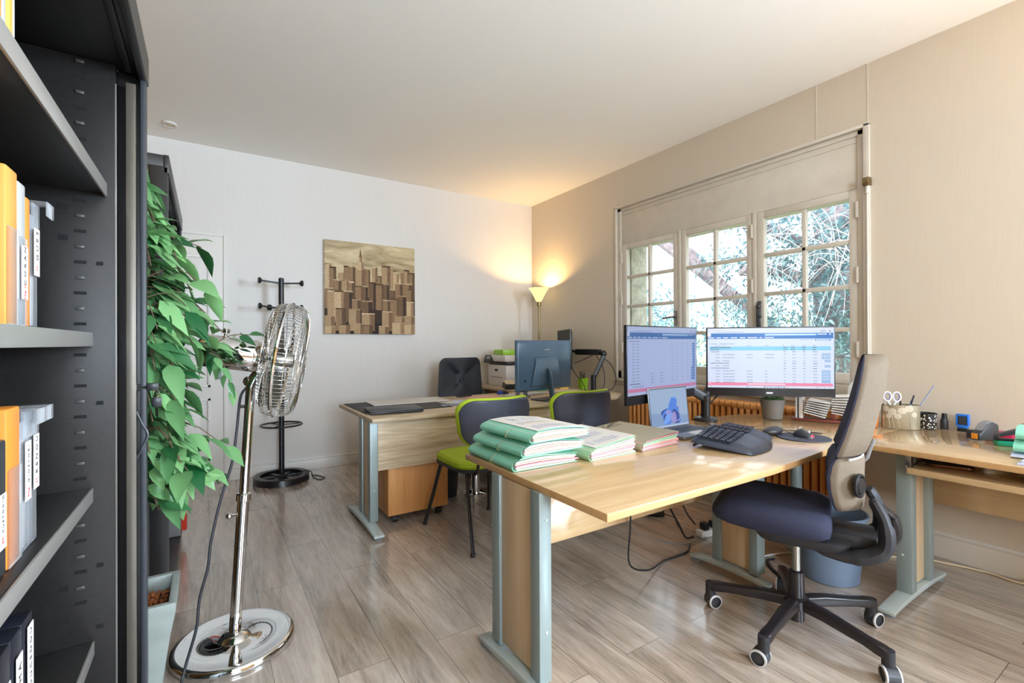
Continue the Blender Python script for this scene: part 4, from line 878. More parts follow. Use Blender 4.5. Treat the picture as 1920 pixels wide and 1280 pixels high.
# ================================================================== THINGS ON THE NEAR DESK
def ui_mats(pref, k, pal=None):
    return [glow(pref+'_%d' % i, c, k) for i, c in enumerate(pal or ('#cdd8f0', '#0068b8', '#ffffff', '#8a93a8', '#7cc4e2', '#e57fa2', '#3f88c8', '#5fa8dc', '#c3cce2', '#4a5468', '#cfd6e6'))]
def ui(b, fm, w, h, kind):
    """a web table on the screen: flat rectangles in the screen plane; u,v from the top left"""
    lay = [0]
    def r(u0, v0, u1, v1, mi):
        lay[0] += 1; z = .0003 + lay[0]*.0000015; b.mi = mi; b.T = fm
        b.quad((u0*w, h-v1*h, z), (u1*w, h-v1*h, z), (u1*w, h-v0*h, z), (u0*w, h-v0*h, z))
    def dash(u, v, L, mi=3, t=.012):   # a line of tiny type
        x = u; rnd_ = random.Random(int(u*997+v*3331))
        while x < u+L:
            l = rnd_.uniform(.004, .011); r(x, v-t/2, min(u+L, x+l), v+t/2, mi); x += l+.0022
    r(0, 0, 1, 1, 0); r(0, 0, 1, .045, 10); dash(.01, .025, .12, 8); dash(.07, .066, .23, 3, .009); dash(.90, .055, .02, 9); dash(.925, .055, .012, 9); r(.965, .045, .975, .065, 9)
    r(0, .085, .995, .178, 1); r(0, .085, .026, .138, 2); r(.008, .10, .017, .122, 5); r(.462, .092, .868, .132, 7); dash(.47, .112, .39, 2, .014); dash(.875, .108, .07, 2, .014); r(.965, .098, .975, .118, 2)
    for u, L in ((.005, .05), (.073, .036), (.128, .042), (.19, .055), (.265, .044), (.328, .076), (.425, .016), (.463, .072)): dash(u, .158, L, 2, .014)
    if kind == 'main':
        r(.855, .186, .977, .211, 6); dash(.865, .199, .10, 2, .010); dash(.745, .199, .09, 3, .008)
        dash(.025, .262, .055); dash(.10, .262, .12); 
        for u, L in ((.07, .03), (.125, .02), (.32, .035), (.465, .03), (.60, .02), (.67, .03), (.76, .025), (.84, .025)): dash(u, .292, L, 3, .009)
        r(.015, .306, .977, .340, 4); r(.015, .340, .977, .373, 7 if False else 4); dash(.025, .325, .165, 9, .016); dash(.025, .358, .07, 9, .012)
        for u in (.61, .67, .755, .835): dash(u, .325, .03, 9, .014); dash(u, .358, .03, 9, .012)
        rows = [(.395, 1, 0), (.442, 0, 3), (.495, 0, 3), (.548, 0, 2), (.588, 1, 0), (.632, 0, 2), (.672, 1, 0), (.718, 0, 3), (.768, 0, 3), (.818, 0, 3), (.868, 0, 3), (.905, 0, 3)]
        for v, head, nb in rows:
            if head: dash(.025, v, .15 if v > .5 else .07, 9, .011)
            else: dash(.065, v, .035); dash(.125, v, .095 if nb == 3 else .055); 
            if nb == 3: dash(.32, v, .048); dash(.465, v, .07 if v < .55 else .018)
            for u, L in ((.612, .016), (.68, .028), (.765, .016), (.84, .032)): dash(u, v, L, 9 if head else 3, .011)
            for k in range(nb):
                u = .953-.0235*k; r(u, v-.018, u+.018, v+.018, 6); r(u+.005, v-.007, u+.013, v+.007, 2)
        r(0, .912, .99, .962, 5); dash(.325, .934, .30, 2, .013); r(.008, .915, .026, .95, 5); r(.013, .925, .021, .94, 2)
    else:
        dash(.02, .215, .13, 9, .010)
        for i in range(14):
            v = .255+.0445*i; dash(.055, v, .035); dash(.11, v, .035)
            if i > 9: dash(.30, v, .04); dash(.43, v, .04)
            for u in (.60, .67, .76, .845): dash(u, v, .016, 9 if i in (0, 12) else 3, .010)
            for k in range(2 if i < 9 else 3):
                u = .955-.021*k; r(u, v-.017, u+.0185, v+.017, 6)
        dash(.02, .835, .14, 9, .012); dash(.06, .875, .14); dash(.06, .91, .2)
        r(0, .905, .99, .955, 5)
    r(0, .965, 1, 1, 10); dash(.02, .982, .006, 9)
    for k, c in enumerate((9, 3, 6, 7, 3, 9, 6, 9, 5)): r(.455+.022*k, .974, .466+.022*k, .991, c)
    r(.318, .974, .328, .99, 6); dash(.345, .982, .04, 8)
    for u in (.86, .88, .92, .965): dash(u, .982, .01, 9, .008)
    b.T = None
def monitor(name, label, pL, pR, zb, zt, mats=None, kind=None, group=None, backmat=None, stand=None):
    """pL, pR: bottom corners seen from in front of the screen"""
    pL = Vector((pL[0], pL[1], zb)); pR = Vector((pR[0], pR[1], zb)); ux = (pR-pL).normalized(); w = (pR-pL).length; h = zt-zb
    fm = frame_mat(pL, ux, (0, 0, 1)); c = (pL+pR)/2
    t = thing(name, label, 'monitor', (c.x, c.y, zb), 0, group)
    b = B(); b.T = fm; b.box(0, 0, -.018, w, h, 0); b.loft([[(x, y, z) for x, y in rrect(w*k, h*k, .03, 4, w/2, h/2)] for z, k in ((-.018, .985), (-.024, .975), (-.030, .95))]); b.loft([[(x, y, z) for x, y in rrect(w*k, h*k, .02, 4, w/2, h*.45)] for z, k in ((-.030, .42), (-.044, .40))])
    b.build('casing', backmat or M['black'], t, bevel=.002)
    bz = .007; ch_ = .050 if mats else .02
    b = B(); b.T = fm; b.box(bz, ch_, -.001, w-bz, h-bz, .0003)
    scr = b.build('screen', M['blackm'] if not mats else mats[0], t)
    if mats:
        b = B(); ui(b, fm @ Matrix.Translation((bz, ch_, .0003)), w-2*bz, h-bz-ch_, kind); b.build('screen_image', mats, scr, smooth=False)
    b = B(); b.T = fm; b.box(w/2-.018, .016, 0, w/2+.018, .026, .0006); b.build('maker_mark', M['lgrey'], t)
    return t, fm, w, h
umain = ui_mats('screen_bright', .66); uside = ui_mats('screen_soft', .52, ('#a3b2dc', '#1c5da2', '#c4cfea', '#74809e', '#6aa8cc', '#c476a0', '#2e6fb4', '#4c84bc', '#97a6cc', '#454f66', '#a9b6da'))
S = 1.17
mL = monitor('desk_monitor', 'lit monitor standing behind the open laptop, showing a table without a cyan row', (1.533*S, 1.456*S), (2.148*S, 1.549*S), .873, 1.290, uside, 'side', 'lit monitors on the twin arm')
mR = monitor('desk_monitor', 'lit monitor above the grey flower pot, showing a table with a cyan row', (2.196*S, 1.524*S), (2.632*S, 1.102*S), .873, 1.290, umain, 'main', 'lit monitors on the twin arm')
# twin monitor arm
ma = thing('monitor_arm', 'black twin monitor arm clamped at the back of the maple desk', 'monitor arm', (2.56, 1.835, TOP))
b = B(); b.lathe([(.068, 0), (.068, .012), (.060, .020), (.03, .024), (.001, .024)], (2.565, 1.79, TOP), n=32); b.build('base', M['black'], ma)
b = B(); b.lathe([(.026, .02), (.026, .12), (.030, .122), (.030, .15), (.024, .155)], (2.565, 1.79, TOP), n=24); b.build('post', M['black'], ma)
cR = (mR[1] @ Vector((mR[2]/2, mR[3]/2, -.045))); cL = (mL[1] @ Vector((mL[2]/2, mL[3]/2, -.045)))
for c, el in ((cR, Vector((2.74, 1.82, 1.02))), (cL, Vector((2.36, 1.90, 1.0)))):
    p = Vector((2.565, 1.79, TOP+.135)); d = (el-p); s_ = d.cross(Vector((0, 0, 1))).normalized(); n_ = s_.cross(d).normalized()
    b = B()
    rings = [[q_ + s_*x + n_*y for x, y in rrect(.042, .05*k, .012, 3)] for q_, k in ((p, 1), (p.lerp(el, .15), 1.1), (p.lerp(el, .9), .9), (el, .8))]
    b.loft(rings); lo = b.build('lower_arm', M['dgrey'], ma)
    b = B(); e2 = Vector((c.x, c.y, c.z)) + (Vector((el.x, el.y, 0))-Vector((c.x, c.y, 0))).normalized()*.05
    b.tube([el, (el+e2)/2+Vector((0, 0, .01)), e2], .020, 10, sub=3, flat=.8); b.ball(el, .026, 14, 10); b.cyl(e2, c, .018, n=14); b.build('upper_arm', M['dgrey'], ma)
b = B(); b.tube([(2.70, 1.80, .97), (2.72, 1.79, .90), (2.64, 1.82, .80), (2.61, 1.85, .725)], .004, 6); b.tube([(2.72, 1.81, .97), (2.745, 1.80, .89), (2.66, 1.85, .79), (2.62, 1.87, .725)], .004, 6); b.build('arm_cable', M['blackm'], ma)

# ---- open laptop
lp = thing('laptop', 'open laptop with blue wallpaper between the grey folder and the keyboard', 'laptop', (2.1, 1.55, TOP))
LM = frame_mat((1.945, 1.682, TOP), (.998, .04, 0), (-.04, .998, 0)); LW, LD = .335, .205
b = B(); b.T = LM; b.prism(rrect(LW, LD, .012, 4, LW/2, -LD/2), .002, .016); base = b.build('base', M['lapgrey'], lp, bevel=.0015)
b = B(); b.T = LM
for j in range(6):
    for i in range(15): b.box(.018+i*.0202, -.020-j*.0178-.0150, .016, .018+i*.0202+.0172, -.020-j*.0178, .0172)
b.build('keys', M['laptop_key'], base)
b = B(); b.T = LM; b.box(.115, -.198, .016, .235, -.134, .0163); b.build('touchpad', M['lgrey'], base)
til = radians(6); SM = LM @ Matrix.Translation((0, -.004, .014)) @ Matrix.Rotation(pi/2-til, 4, 'X') ; LH = .222
b = B(); b.T = SM; b.prism(rrect(LW, LH, .008, 4, LW/2, LH/2), -.006, 0); lid = b.build('lid', M['lapgrey'], lp, bevel=.001)
b = B(); b.T = SM; b.box(.004, .004, 0, LW-.004, LH-.004, .0006); scr = b.build('screen', M['blackm'], lid)
b = B(); b.T = SM; bl = [glow('wall_%d' % i, c, .6) for i, c in enumerate(('#7d97bd', '#92a9c8', '#2d5bb8', '#3f78d6', '#6b9be6', '#1b3f93', '#8f88c8', '#a9bad2'))]
b.mi = 0; b.quad((.008, .018, .0008), (LW-.008, .018, .0008), (LW-.008, LH-.008, .0008), (.008, LH-.008, .0008)); b.mi = 1; b.quad((.008, .09, .00085), (LW-.008, .06, .00085), (LW-.008, LH-.008, .00085), (.008, LH-.008, .00085)); b.mi = 7; b.quad((.008, .008, .0008), (LW-.008, .008, .0008), (LW-.008, .018, .0008), (.008, .018, .0008))
rnd = random.Random(21); cx, cy = LW*.54, LH*.45   # an abstract tangle of blue ribbons
for k in range(34):
    a = rnd.uniform(-.9, pi+.9); L = rnd.uniform(.05, .105)*(.75+.25*abs(sin(a))); wd = rnd.uniform(.010, .026); b.mi = rnd.choice((2, 3, 4, 5, 3, 4, 6)); pts_ = []
    for i in range(16):
        t = 2*pi*i/16; x = L*(.55+.5*cos(t)); y = wd*sin(t)*(1.2-.4*cos(t)); y += .25*x*sin(a*3)
        pts_.append((cx+x*cos(a)-y*sin(a), max(.022, cy-.022+x*sin(a)*.95+y*cos(a)), .0009+k*.000006))
    b.add(pts_, [tuple(range(16))])
b.build('screen_image', bl, scr, smooth=False)

# ---- ergonomic keyboard
kb = thing('keyboard', 'black ergonomic keyboard with curved palm rest in front of the laptop', 'keyboard', (2.09, 1.31, TOP))
KM = frame_mat((1.912, 1.108, TOP), (.957, .285, 0), (-.285, .957, 0)) @ Matrix.Rotation(radians(5), 4, 'X')
def kz(u, v):  # u 0..1 along, v 0..1 front to back
    hump = .020*math.exp(-((u-.38)/.22)**2)
    return .014 + .014*min(1, v*3.2) + hump*min(1, v*2.2+.25)
KW, KD = .48, .265
def kxy(u, v):
    fr_ = .020*cos((u-.38)*5.2); bk = .006*cos((u-.4)*4)
    return (KW*u, KD*v - fr_*(1-v)*1.2 + bk*v)
b = B(); nu, nv = 26, 10; tp = []; bt = []
for i in range(nu+1):
    for j in range(nv+1):
        u = i/nu; v = j/nv; x, y = kxy(.5+(u-.5)*(1-.05*abs(2*v-1)**4), v); e = min(1, 9*min(u, 1-u)+.35)*min(1, 9*min(v, 1-v)+.35)
        tp.append((x, y, kz(u, v)*e+.004)); bt.append((x, y, .002))
n1 = nv+1; vs = tp+bt; o_ = len(tp)
fs = [(i*n1+j, (i+1)*n1+j, (i+1)*n1+j+1, i*n1+j+1) for i in range(nu) for j in range(nv)]; fs += [tuple(o_+k for k in f[::-1]) for f in fs]
rim = [i*n1 for i in range(nu+1)] + [nu*n1+j for j in range(1, n1)] + [i*n1+nv for i in range(nu-1, -1, -1)] + [j for j in range(nv-1, 0, -1)]
fs += [(rim[k], rim[(k+1) % len(rim)], o_+rim[(k+1) % len(rim)], o_+rim[k]) for k in range(len(rim))]
b.T = KM; b.add(vs, fs); ks = b.build('keyboard_shell', M['kbd'], kb, angle=70)
b = B(); b.T = KM; npad = B(); npad.T = KM; mainb = b
for j in range(6):
    v = .40+.096*j
    for i in range(19):
        u = .045+.0495*i; b = npad if i > 14 else mainb
        if 6.5 < i < 7.5 and j < 5: continue
        if 14 == i: continue
        x, y = kxy(u, v); z = kz(u, v)+.004; dz = (kz(u+.02, v)-kz(u-.02, v))/(.04*KW)
        b.cbox((x, y, z+.0035), (.0175, .0195, .009), rz=(u-.38)*.35*(1 if u < .75 else .3), ry=-math.atan(dz))
mainb.build('keys', M['keys'], kb, bevel=.0015, seg=1); npad.build('number_pad', M['keys'], kb, bevel=.0015, seg=1)
b = B(); b.T = KM
for u in (.05, .95): b.tube([(KW*u, KD*.86, .012), (KW*u, KD*.95, -.008), (KW*u, KD*.97, -.0155)], .006, 8, sub=2)
b.build('tilt_foot', M['black'], kb)
b = B(); b.T = KM; b.box(.30, -.006, .014, .335, -.002, .0225); 
b = B(); b.tube([(2.31, 1.49, TOP+.024), (2.345, 1.54, TOP+.004), (2.40, 1.62, TOP+.003), (2.47, 1.72, TOP+.003)], .0018, 6); b.build('keyboard_cable', M['blackm'], kb)

# ---- mouse mat, mouse
mm = thing('mouse_mat', 'dark slate mouse mat with gel wrist rest beside the ergonomic keyboard', 'mouse mat', (2.49, 1.20, TOP))
b = B(); b.lathe([(.001, 0), (.118, 0), (.120, .002), (.118, .0045), (.001, .0045)], (2.497, 1.190, TOP), n=48, cap=False); b.build('mat', M['mousepad'], mm)
b = B(); b.ball((2.455, 1.318, TOP+.0205), (.075, .036, .020), 24, 12); b.build('wrist_rest', M['dgrey'], mm)
mo = thing('computer_mouse', 'black mouse with red sensor glow lying on the slate mat', 'mouse', (2.495, 1.19, TOP+.005))
MM = frame_mat((2.495, 1.19, TOP+.0054), (-.2, -.98, 0), (.98, -.2, 0))
b = B(); b.T = MM; b.loft([[(.052*sin(t)*cos(a)*1.0, .030*sin(t)*sin(a)*(1+.1*cos(a)), .034*cos(t)*(1-.15*cos(a))*(1 if t < 1.5708 else .05)) for a in [2*pi*k/24 for k in range(24)]] for t in [pi/2*i/8+.02 for i in range(9)]]); ms = b.build('mouse_body', M['dgrey'], mo)
b = B(); b.T = MM; b.ball((.047, .0, .010), (.006, .008, .006), 10, 8); b.build('sensor_glow', M['ledred'], ms)
b = B(); b.T = MM; b.cyl((.026, -.004, .028), (.026, .004, .028), .007, n=14); b.build('scroll_wheel', M['lgrey'], ms)
b = B(); b.tube([(2.48, 1.22, TOP+.012), (2.53, 1.30, TOP+.018), (2.62, 1.24, TOP+.006), (2.67, 1.18, TOP+.004), (2.66, 1.28, TOP+.003), (2.56, 1.40, TOP+.003), (2.42, 1.48, TOP+.003)], .0018, 6); b.build('mouse_cable', M['blackm'], mo)

# ---- small pot plant under the monitor
pp = thing('potted_plant', 'small green bushy plant in a grey pot under the main screen', 'plant', (2.972, 1.60, TOP))
B().lathe([(.001, 0), (.052, 0), (.055, .004), (.068, .10), (.071, .112), (.072, .122), (.066, .123), (.062, .105), (.001, .10)], (2.972, 1.60, TOP), n=36, cap=False).build('pot', M['pot'], pp)
b = B(); rnd = random.Random(9)
for k in range(420):
    a = rnd.uniform(0, 2*pi); r = .074*sqrt(rnd.random()); zz = TOP+.105+rnd.uniform(0, .085)*(1-(r/.085)**2)
    d = Vector((cos(a), sin(a), rnd.uniform(.2, 1.4))); leafshape(b, Vector((2.972+r*cos(a)*.8, 1.60+r*sin(a)*.8, zz)), d, up, rnd.uniform(.018, .028), .011, .2)
b.build('foliage', M['herb'], pp, angle=180)

# ---- folders on the near desk
def folder(label, M4, w, d, h, cover, sheets, lift=0, group=None, band=True, top_sheet=True, ink=3, spine='x0', name='paper_folder'):
    """bulging card folder: spine on local x=0 side, leaves opening on +x; M4 places it"""
    t = thing(name, label, 'folder', (M4.translation.x, M4.translation.y, M4.translation.z), 0, group)
    rnd_ = random.Random(int(M4.translation.x*1e3+M4.translation.z*1e4)); ns = 10; L_ = .0014
    def hz(x, y): return h*(.62+.38*sin(pi*min(1, x/w*.8+.2))) + lift*(max(0, x/w-.25))**1.5
    # cover: wraps round the spine
    b = B(); b.T = M4; R0 = []
    for yv in (0, d*.5, d):
        ring = [(w, yv, 0)] + [(w*(1-i/6), yv, 0) for i in range(1, 6)] + [(-.004-.010*sin(pi*i/6), yv, .0+h*.62*i/6*1.02) for i in range(0, 7)] + [(w*i/8, yv, hz(w*i/8, yv)+.0015) for i in range(1, 9)]
        inner = [(x+(.0016 if x < .001 else 0), y, z+(-L_ if k > 12 else L_)) for k, (x, y, z) in enumerate(ring)][::-1]
        R0.append(ring+inner)
    b.loft(R0); cv = b.build('cover', cover, t, angle=50)
    n = len(sheets); b = B(); b.T = M4
    for i, mi in enumerate(sheets):
        b.mi = mi; z0 = .0022+(i)/n; ex = rnd_.uniform(-.012, .008); ey = rnd_.uniform(-.004, .004); rows = []
        for k in range(9):
            x = .008+(w+ex-.008)*k/8; f0 = (.04+.92*i/n); f1 = (.04+.92*(i+.68)/n); H_ = hz(x, 0)-.002
            rows.append([(x, .006+ey, H_*f0), (x, d-.004+ey, H_*f0), (x, d-.004+ey, H_*f1), (x, .006+ey, H_*f1)])
        b.loft(rows)
    b.build('papers', [M['paper'], M['paper2'], M['salmon'], M['pink'], M['sage'], M['amber']], t, smooth=False)
    if top_sheet:
        b = B(); b.T = M4; rows = []
        for k in range(9):
            x = .03+(w-.028)*k/8; rows.append([(x, .010, hz(x, 0)+.0022), (x, d-.006, hz(x, 0)+.0022), (x, d-.006, hz(x, 0)+.0032), (x, .010, hz(x, 0)+.0032)])
        b.loft(rows); ts = b.build('front_sheet', M['paper'], t)
        b = B(); b.T = M4
        for k in range(9):
            x = .06+.018*k
            for j in range(3 if k % 3 else 2):
                y0 = d*(.12+.27*j); z_ = hz(x, 0)+.0034; z2 = hz(x+.004, 0)+.0034; b.quad((x, y0, z_), (x+.004, y0, z2), (x+.004, y0+d*rnd_.uniform(.10, .22), z2), (x, y0+d*.15, z_))
        b.build('handwriting', M['blue_ink'], ts, smooth=False)
    if band:
        b = B(); b.T = M4; y = d*.42; b.tube([(w*.8, y, -.0+.001), (.0, y, .0005), (-.016, y, h*.32), (-.002, y, h*.66), (w*.3, y, hz(w*.3, 0)+.0045), (w*.7, y, hz(w*.7, 0)+.0045), (w, y, hz(w, 0)+.003)], .0011, 5, sub=4); b.build('rubber_band', M['band'], t)
    return t
def FM(x, y, z, rz): return Matrix.Translation((x, y, z)) @ Matrix.Rotation(rz, 4, 'Z')
# stack of three mint folders: spines toward the desk end
g = 'mint folders in the stack of three'
folder('mint green folder at the bottom of the stack of three', FM(.955, 1.465, TOP+.0012, radians(-1)), .30, .36, .052, M['mint'], (1, 0, 3, 1, 0, 0, 4), group=g, top_sheet=False)
folder('mint green folder in the middle of the stack of three', FM(.972, 1.43, TOP+.0595, radians(2)), .30, .35, .046, M['mint'], (0, 1, 0, 2, 0, 1, 0), group=g, top_sheet=False)
folder('mint green folder on top of the stack of three, under a written sheet', FM(.992, 1.405, TOP+.113, radians(3)), .29, .34, .042, M['mint'], (0, 2, 1, 0, 0, 1, 0), group=g)
folder('pale green folder gaping open, right beside the stack of three', FM(1.300, 1.430, TOP, radians(2)), .27, .36, .050, M['sage'], (0, 2, 0, 3, 0, 1, 0, 0), lift=.060, band=False)
cf = folder('grey khaki folder marked Corr., lying against the laptop', FM(1.600, 1.425, TOP, radians(4)), .27, .36, .048, M['kraft'], (3, 0, 3, 2, 0, 4, 4, 3), lift=.045, band=False, top_sheet=False)
b = B(); b.T = FM(1.600, 1.425, TOP, radians(4)); b.text('Corr.', .05, Matrix.Translation((.15, .325, .0575)) @ Matrix.Rotation(radians(8), 4, 'Z') @ Matrix.Rotation(radians(-7), 4, 'Y')); b.cbox((.15, .295, .0575), (.11, .003, .0005), ry=radians(-4)); b.build('lettering', M['ink'], cf, smooth=False)

# ---- letter holder with envelopes, white box behind
lh = thing('letter_holder', 'red brown letter holder with pale upright ends behind the mouse mat', 'letter holder', (3.17, 1.46, TOP))
HM = frame_mat((3.07, 1.53, TOP), (.35, -.937, 0), (.937, .35, 0))
b = B(); b.T = HM; b.box(0, -.055, 0, .26, .09, .010).box(0, -.06, 0, .26, -.05, .014); b.build('base', M['brown'], lh, bevel=.003)
b = B(); b.T = HM; b.box(.022, -.045, .010, .032, .085, .16); b.build('end_plate', M['lgrey'], lh, bevel=.002)
b = B(); b.T = HM; b.box(.040, -.045, .010, .062, .085, .15); b.build('end_block', M['pwhite'], lh, bevel=.003)
b = B(); b.T = HM; b.cbox((.215, -.03, .028), (.03, .012, .04)); b.build('ratchet', M['brown'], lh, bevel=.003)
for k in range(7):
    b = B(); b.T = HM @ Matrix.Translation((.066+.004*k, -.058, .052+.0125*k)) @ Matrix.Rotation(radians(3-1.0*k), 4, 'Z') @ Matrix.Rotation(radians(14-k*1.2), 4, 'Y')
    b.box(0, -.012-.002*k, 0, .115, .10, .0035); b.prism([(.004, -.01), (.112, -.01), (.058, .055)], .0035, .0042)
    tag(b.build('envelope', M['paper']), 'cream envelope in the fanned pile resting in the letter holder', 'envelope', 'envelopes in the letter holder')
for k in range(8):
    b = B(); b.T = HM @ Matrix.Translation((.155, .0-.002*k, .062+.012*k)) @ Matrix.Rotation(radians(2+k*.8), 4, 'Z') @ Matrix.Rotation(radians(9-k*2.0), 4, 'Y')
    b.box(.05, -.04, .0, .165, .075, .0035)
    tag(b.build('envelope', M['pwhite']), 'white envelope in the loose pile behind the swivel chair back', 'envelope', 'loose envelopes beside the letter holder')
t = thing('white_dispenser', 'white rounded plastic box against the wall below the window corner', 'dispenser', (3.34, 1.275, TOP))
b = B(); b.prism([(x, y) for x, y in rrect(.075, .11, .02, 5, 3.340, 1.275)], TOP, TOP+.11); b.build('dispenser_body', M['pwhite'], t, bevel=.006)
b = B(); b.loft([[(x, 1.275+y, TOP+.11+z) for y, z in [(.050*cos(a), .13*max(0, sin(a))**.5) for a in [pi*k/14 for k in range(15)]]] for x in (3.320, 3.360)]); b.build('dispenser_hood', M['pwhite'], t, angle=50)
b = B(); b.box(3.3175, 1.245, TOP+.155, 3.3205, 1.295, TOP+.17); b.build('slot', M['lgrey'], t)

# ---- along the window wall on the return desk
op = thing('orange_pot', 'small orange pot beside the dandelion tin', 'pot', (3.153, 1.147, TOP)); 
B().lathe([(.001, 0), (.034, 0), (.036, .004), (.044, .080), (.041, .082), (.034, .01), (.001, .01)], (3.153, 1.147, TOP), n=28, cap=False).build('pot_body', M['terracotta'], op)
bl_ = B(); bl_.cbox((3.151, 1.144, TOP+.072), (.05, .03, .03), rz=.4, rx=.3); tag(bl_.build('blue_eraser', M['cobalt'], bevel=.004), 'dark blue lump sticking out of the small orange pot', 'eraser')
tin = thing('pencil_tin', 'oval taupe tin printed with dandelions, full of scissors and pens', 'pen holder', (3.225, 1.02, TOP))
TY = 1.03; TX = 3.225; ang = radians(-58)
TM = Matrix.Translation((TX, TY, TOP)) @ Matrix.Rotation(ang, 4, 'Z'); RX, RY, THh = .086, .050, .130
b = B(); b.T = TM; b.lathe([(.001, 0), (1, 0), (1, THh), (.96, THh), (.96, .006), (.001, .006)], n=56, sx=RX, sy=RY, cap=False)
body = b.build('tin_body', M['tin'], tin, angle=50)
b = B()
def on_tin(a, z, e=.0006): return TM @ Vector(((RX+e)*cos(a), (RY+e)*sin(a), z))
for a, z, r, st_ in ((-2.55, .108, .017, 0), (-2.15, .093, .019, 1), (-1.62, .10, .018, 0), (-2.35, .068, .014, 1), (-1.85, .070, .015, 1), (-1.25, .112, .018, 1), (-.95, .08, .014, 1), (-2.8, .06, .014, 1)):
    def pt(t_, rr): return on_tin(a+rr*cos(t_)/.075, z+rr*sin(t_), .0008)
    c = on_tin(a, z, .0012)
    for k in range(26):
        t_ = 2*pi*k/26; b.add([on_tin(a, z, .001), pt(t_-.09, r*.97), pt(t_, r), pt(t_+.09, r*.97)], [(0, 1, 2, 3)])
    if st_: b.tube([on_tin(a+.10*(1-j/6)*(1 if k else 1), .006+(z-.006-r)*j/6, .0006) for j in range(7)], .0010, 5, sub=1)
b.build('dandelion_print', M['petal'], body)
def pen(label, p0, p1, r, mat, tip=None, name='pen', group='pens in the dandelion tin'):
    p0 = Vector(p0); p1 = Vector(p1); t = thing(name, label, 'pen', p0, 0, group); d = (p1-p0)
    B().cyl(p0, p0+d*.72, r, n=10).build('barrel', mat, t); B().cyl(p0+d*.70, p1, r*1.12, r*.95, n=10).build('cap', tip or mat, t); return t
def tz(dx, dy, z): return TM @ Vector((dx, dy, z))
pen('dark ballpoint leaning out of the dandelion tin', tz(.01, -.01, .012), tz(.055, -.02, .185), .0042, M['paperb'], M['darkbox'])
pen('short black pen standing in the dandelion tin', tz(-.005, .01, .012), tz(.0, -.005, .15), .0042, M['black'])
pen('blue pen at the rim of the dandelion tin', tz(.035, .0, .012), tz(.052, .012, .152), .0042, M['cobalt'])
pen('white pen beside the scissors in the dandelion tin', tz(-.05, .0, .012), tz(-.07, .01, .158), .0042, M['pwhite'])
rl = B(); p0, p1 = tz(.03, .012, .012), tz(.155, .03, .238); d = (p1-p0).normalized(); s_ = Vector((0, 0, 1)).cross(d).normalized(); n_ = d.cross(s_)
rl.loft([[p + s_*x + n_*y for x, y in ((-.006, -.001), (.006, -.001), (.006, .001), (-.006, .001))] for p in (p0, p1)]); tag(rl.build('ruler', M['rulerc'], smooth=False), 'clear plastic ruler leaning out of the dandelion tin', 'ruler')
sc = thing('scissors', 'scissors with white and navy handles standing in the dandelion tin', 'scissors', tz(-.04, 0, .012))
for s in (-1, 1):
    c = tz(-.038+s*.021, -.006, .172); ux_ = (TM.to_3x3() @ Vector((1, 0, 0)))
    b = B(); b.tube([c + ux_*(.017*cos(a)) + Vector((0, 0, 1))*(.025*sin(a)) for a in [2*pi*k/16 for k in range(16)]], .0048, 8, closed=True, sub=2); b.tube([c-Vector((0, 0, .024)), tz(-.038+s*.006, -.006, .12), tz(-.038-s*.004, -.006, .08)], .005, 8, sub=3)
    h = b.build('handle', M['pwhite'], sc)
    b = B(); b.tube([c + ux_*(.0125*cos(a)) + Vector((0, 0, 1))*(.0205*sin(a)) for a in [2*pi*k/16 for k in range(16)]], .0022, 6, closed=True, sub=2); b.build('grip_lining', M['cobalt'], h)
    b = B(); b.loft([[tz(-.038-s*.004+x, -.006+y, .09) for x, y in ((-.006, -.001), (.006, -.001), (.006, .001), (-.006, .001))], [tz(-.038-s*.008, -.006+y, .014) for y in (-.0005, -.0005, .0005, .0005)]]); b.build('blade', M['satin'], sc)
bc = thing('black_tin', 'round black tin with white flecks next to the dandelion tin', 'pen holder', (3.318, .943, TOP))
B().lathe([(.001, 0), (.043, 0), (.043, .085), (.041, .085), (.041, .004), (.001, .004)], (3.318, .943, TOP), n=36, cap=False).build('tin_body', M['blackcup'], bc)
b = B(); b.tube([(3.318+.0425*cos(a), .943+.0425*sin(a), TOP+.084) for a in [2*pi*k/24 for k in range(24)]], .003, 6, closed=True, sub=1); b.build('rim', M['rubber'], bc)
gl = thing('correction_bottle', 'slim black capped bottle standing alone against the wall', 'bottle', (3.372, .883, TOP))
B().lathe([(.001, 0), (.017, 0), (.017, .045), (.013, .058), (.001, .058)], (3.372, .883, TOP), n=20).build('bottle_body', M['dgrey'], gl); B().lathe([(.0125, .056), (.0105, .086), (.001, .087)], (3.372, .883, TOP), n=18).build('cap', M['black'], gl)
ds = thing('date_stamp', 'bright blue self-inking stamp standing against the wall', 'stamp', (3.365, .805, TOP))
b = B(); b.box(3.348, .786, TOP+.018, 3.382, .826, TOP+.036).box(3.348, .780, TOP+.03, 3.382, .788, TOP+.085).box(3.348, .824, TOP+.03, 3.382, .832, TOP+.085).box(3.348, .780, TOP+.08, 3.382, .832, TOP+.092); b.build('stamp_frame', M['blue'], ds, bevel=.004)
B().box(3.352, .788, TOP+.036, 3.378, .824, TOP+.080).build('stamp_drum', M['dgrey'], ds, bevel=.003); B().box(3.346, .786, TOP, 3.384, .826, TOP+.018).build('stamp_foot', M['black'], ds, bevel=.003)
td = thing('tape_dispenser', 'grey hand tape dispenser with an orange end on the return desk', 'tape dispenser', (3.14, .70, TOP))
b = B(); DM = frame_mat((3.095, .700, TOP), (.93, -.36, 0), (.36, .93, 0)); b.T = DM
b.loft([[(x, y, z) for x, z in [(0, .004), (.0, .035), (.02, .045), (.05, .080), (.085, .090), (.12, .075), (.125, .03), (.12, .004)]] for y in (-.020, .020)]); b.build('dispenser_body', M['dgrey'], td, bevel=.004)
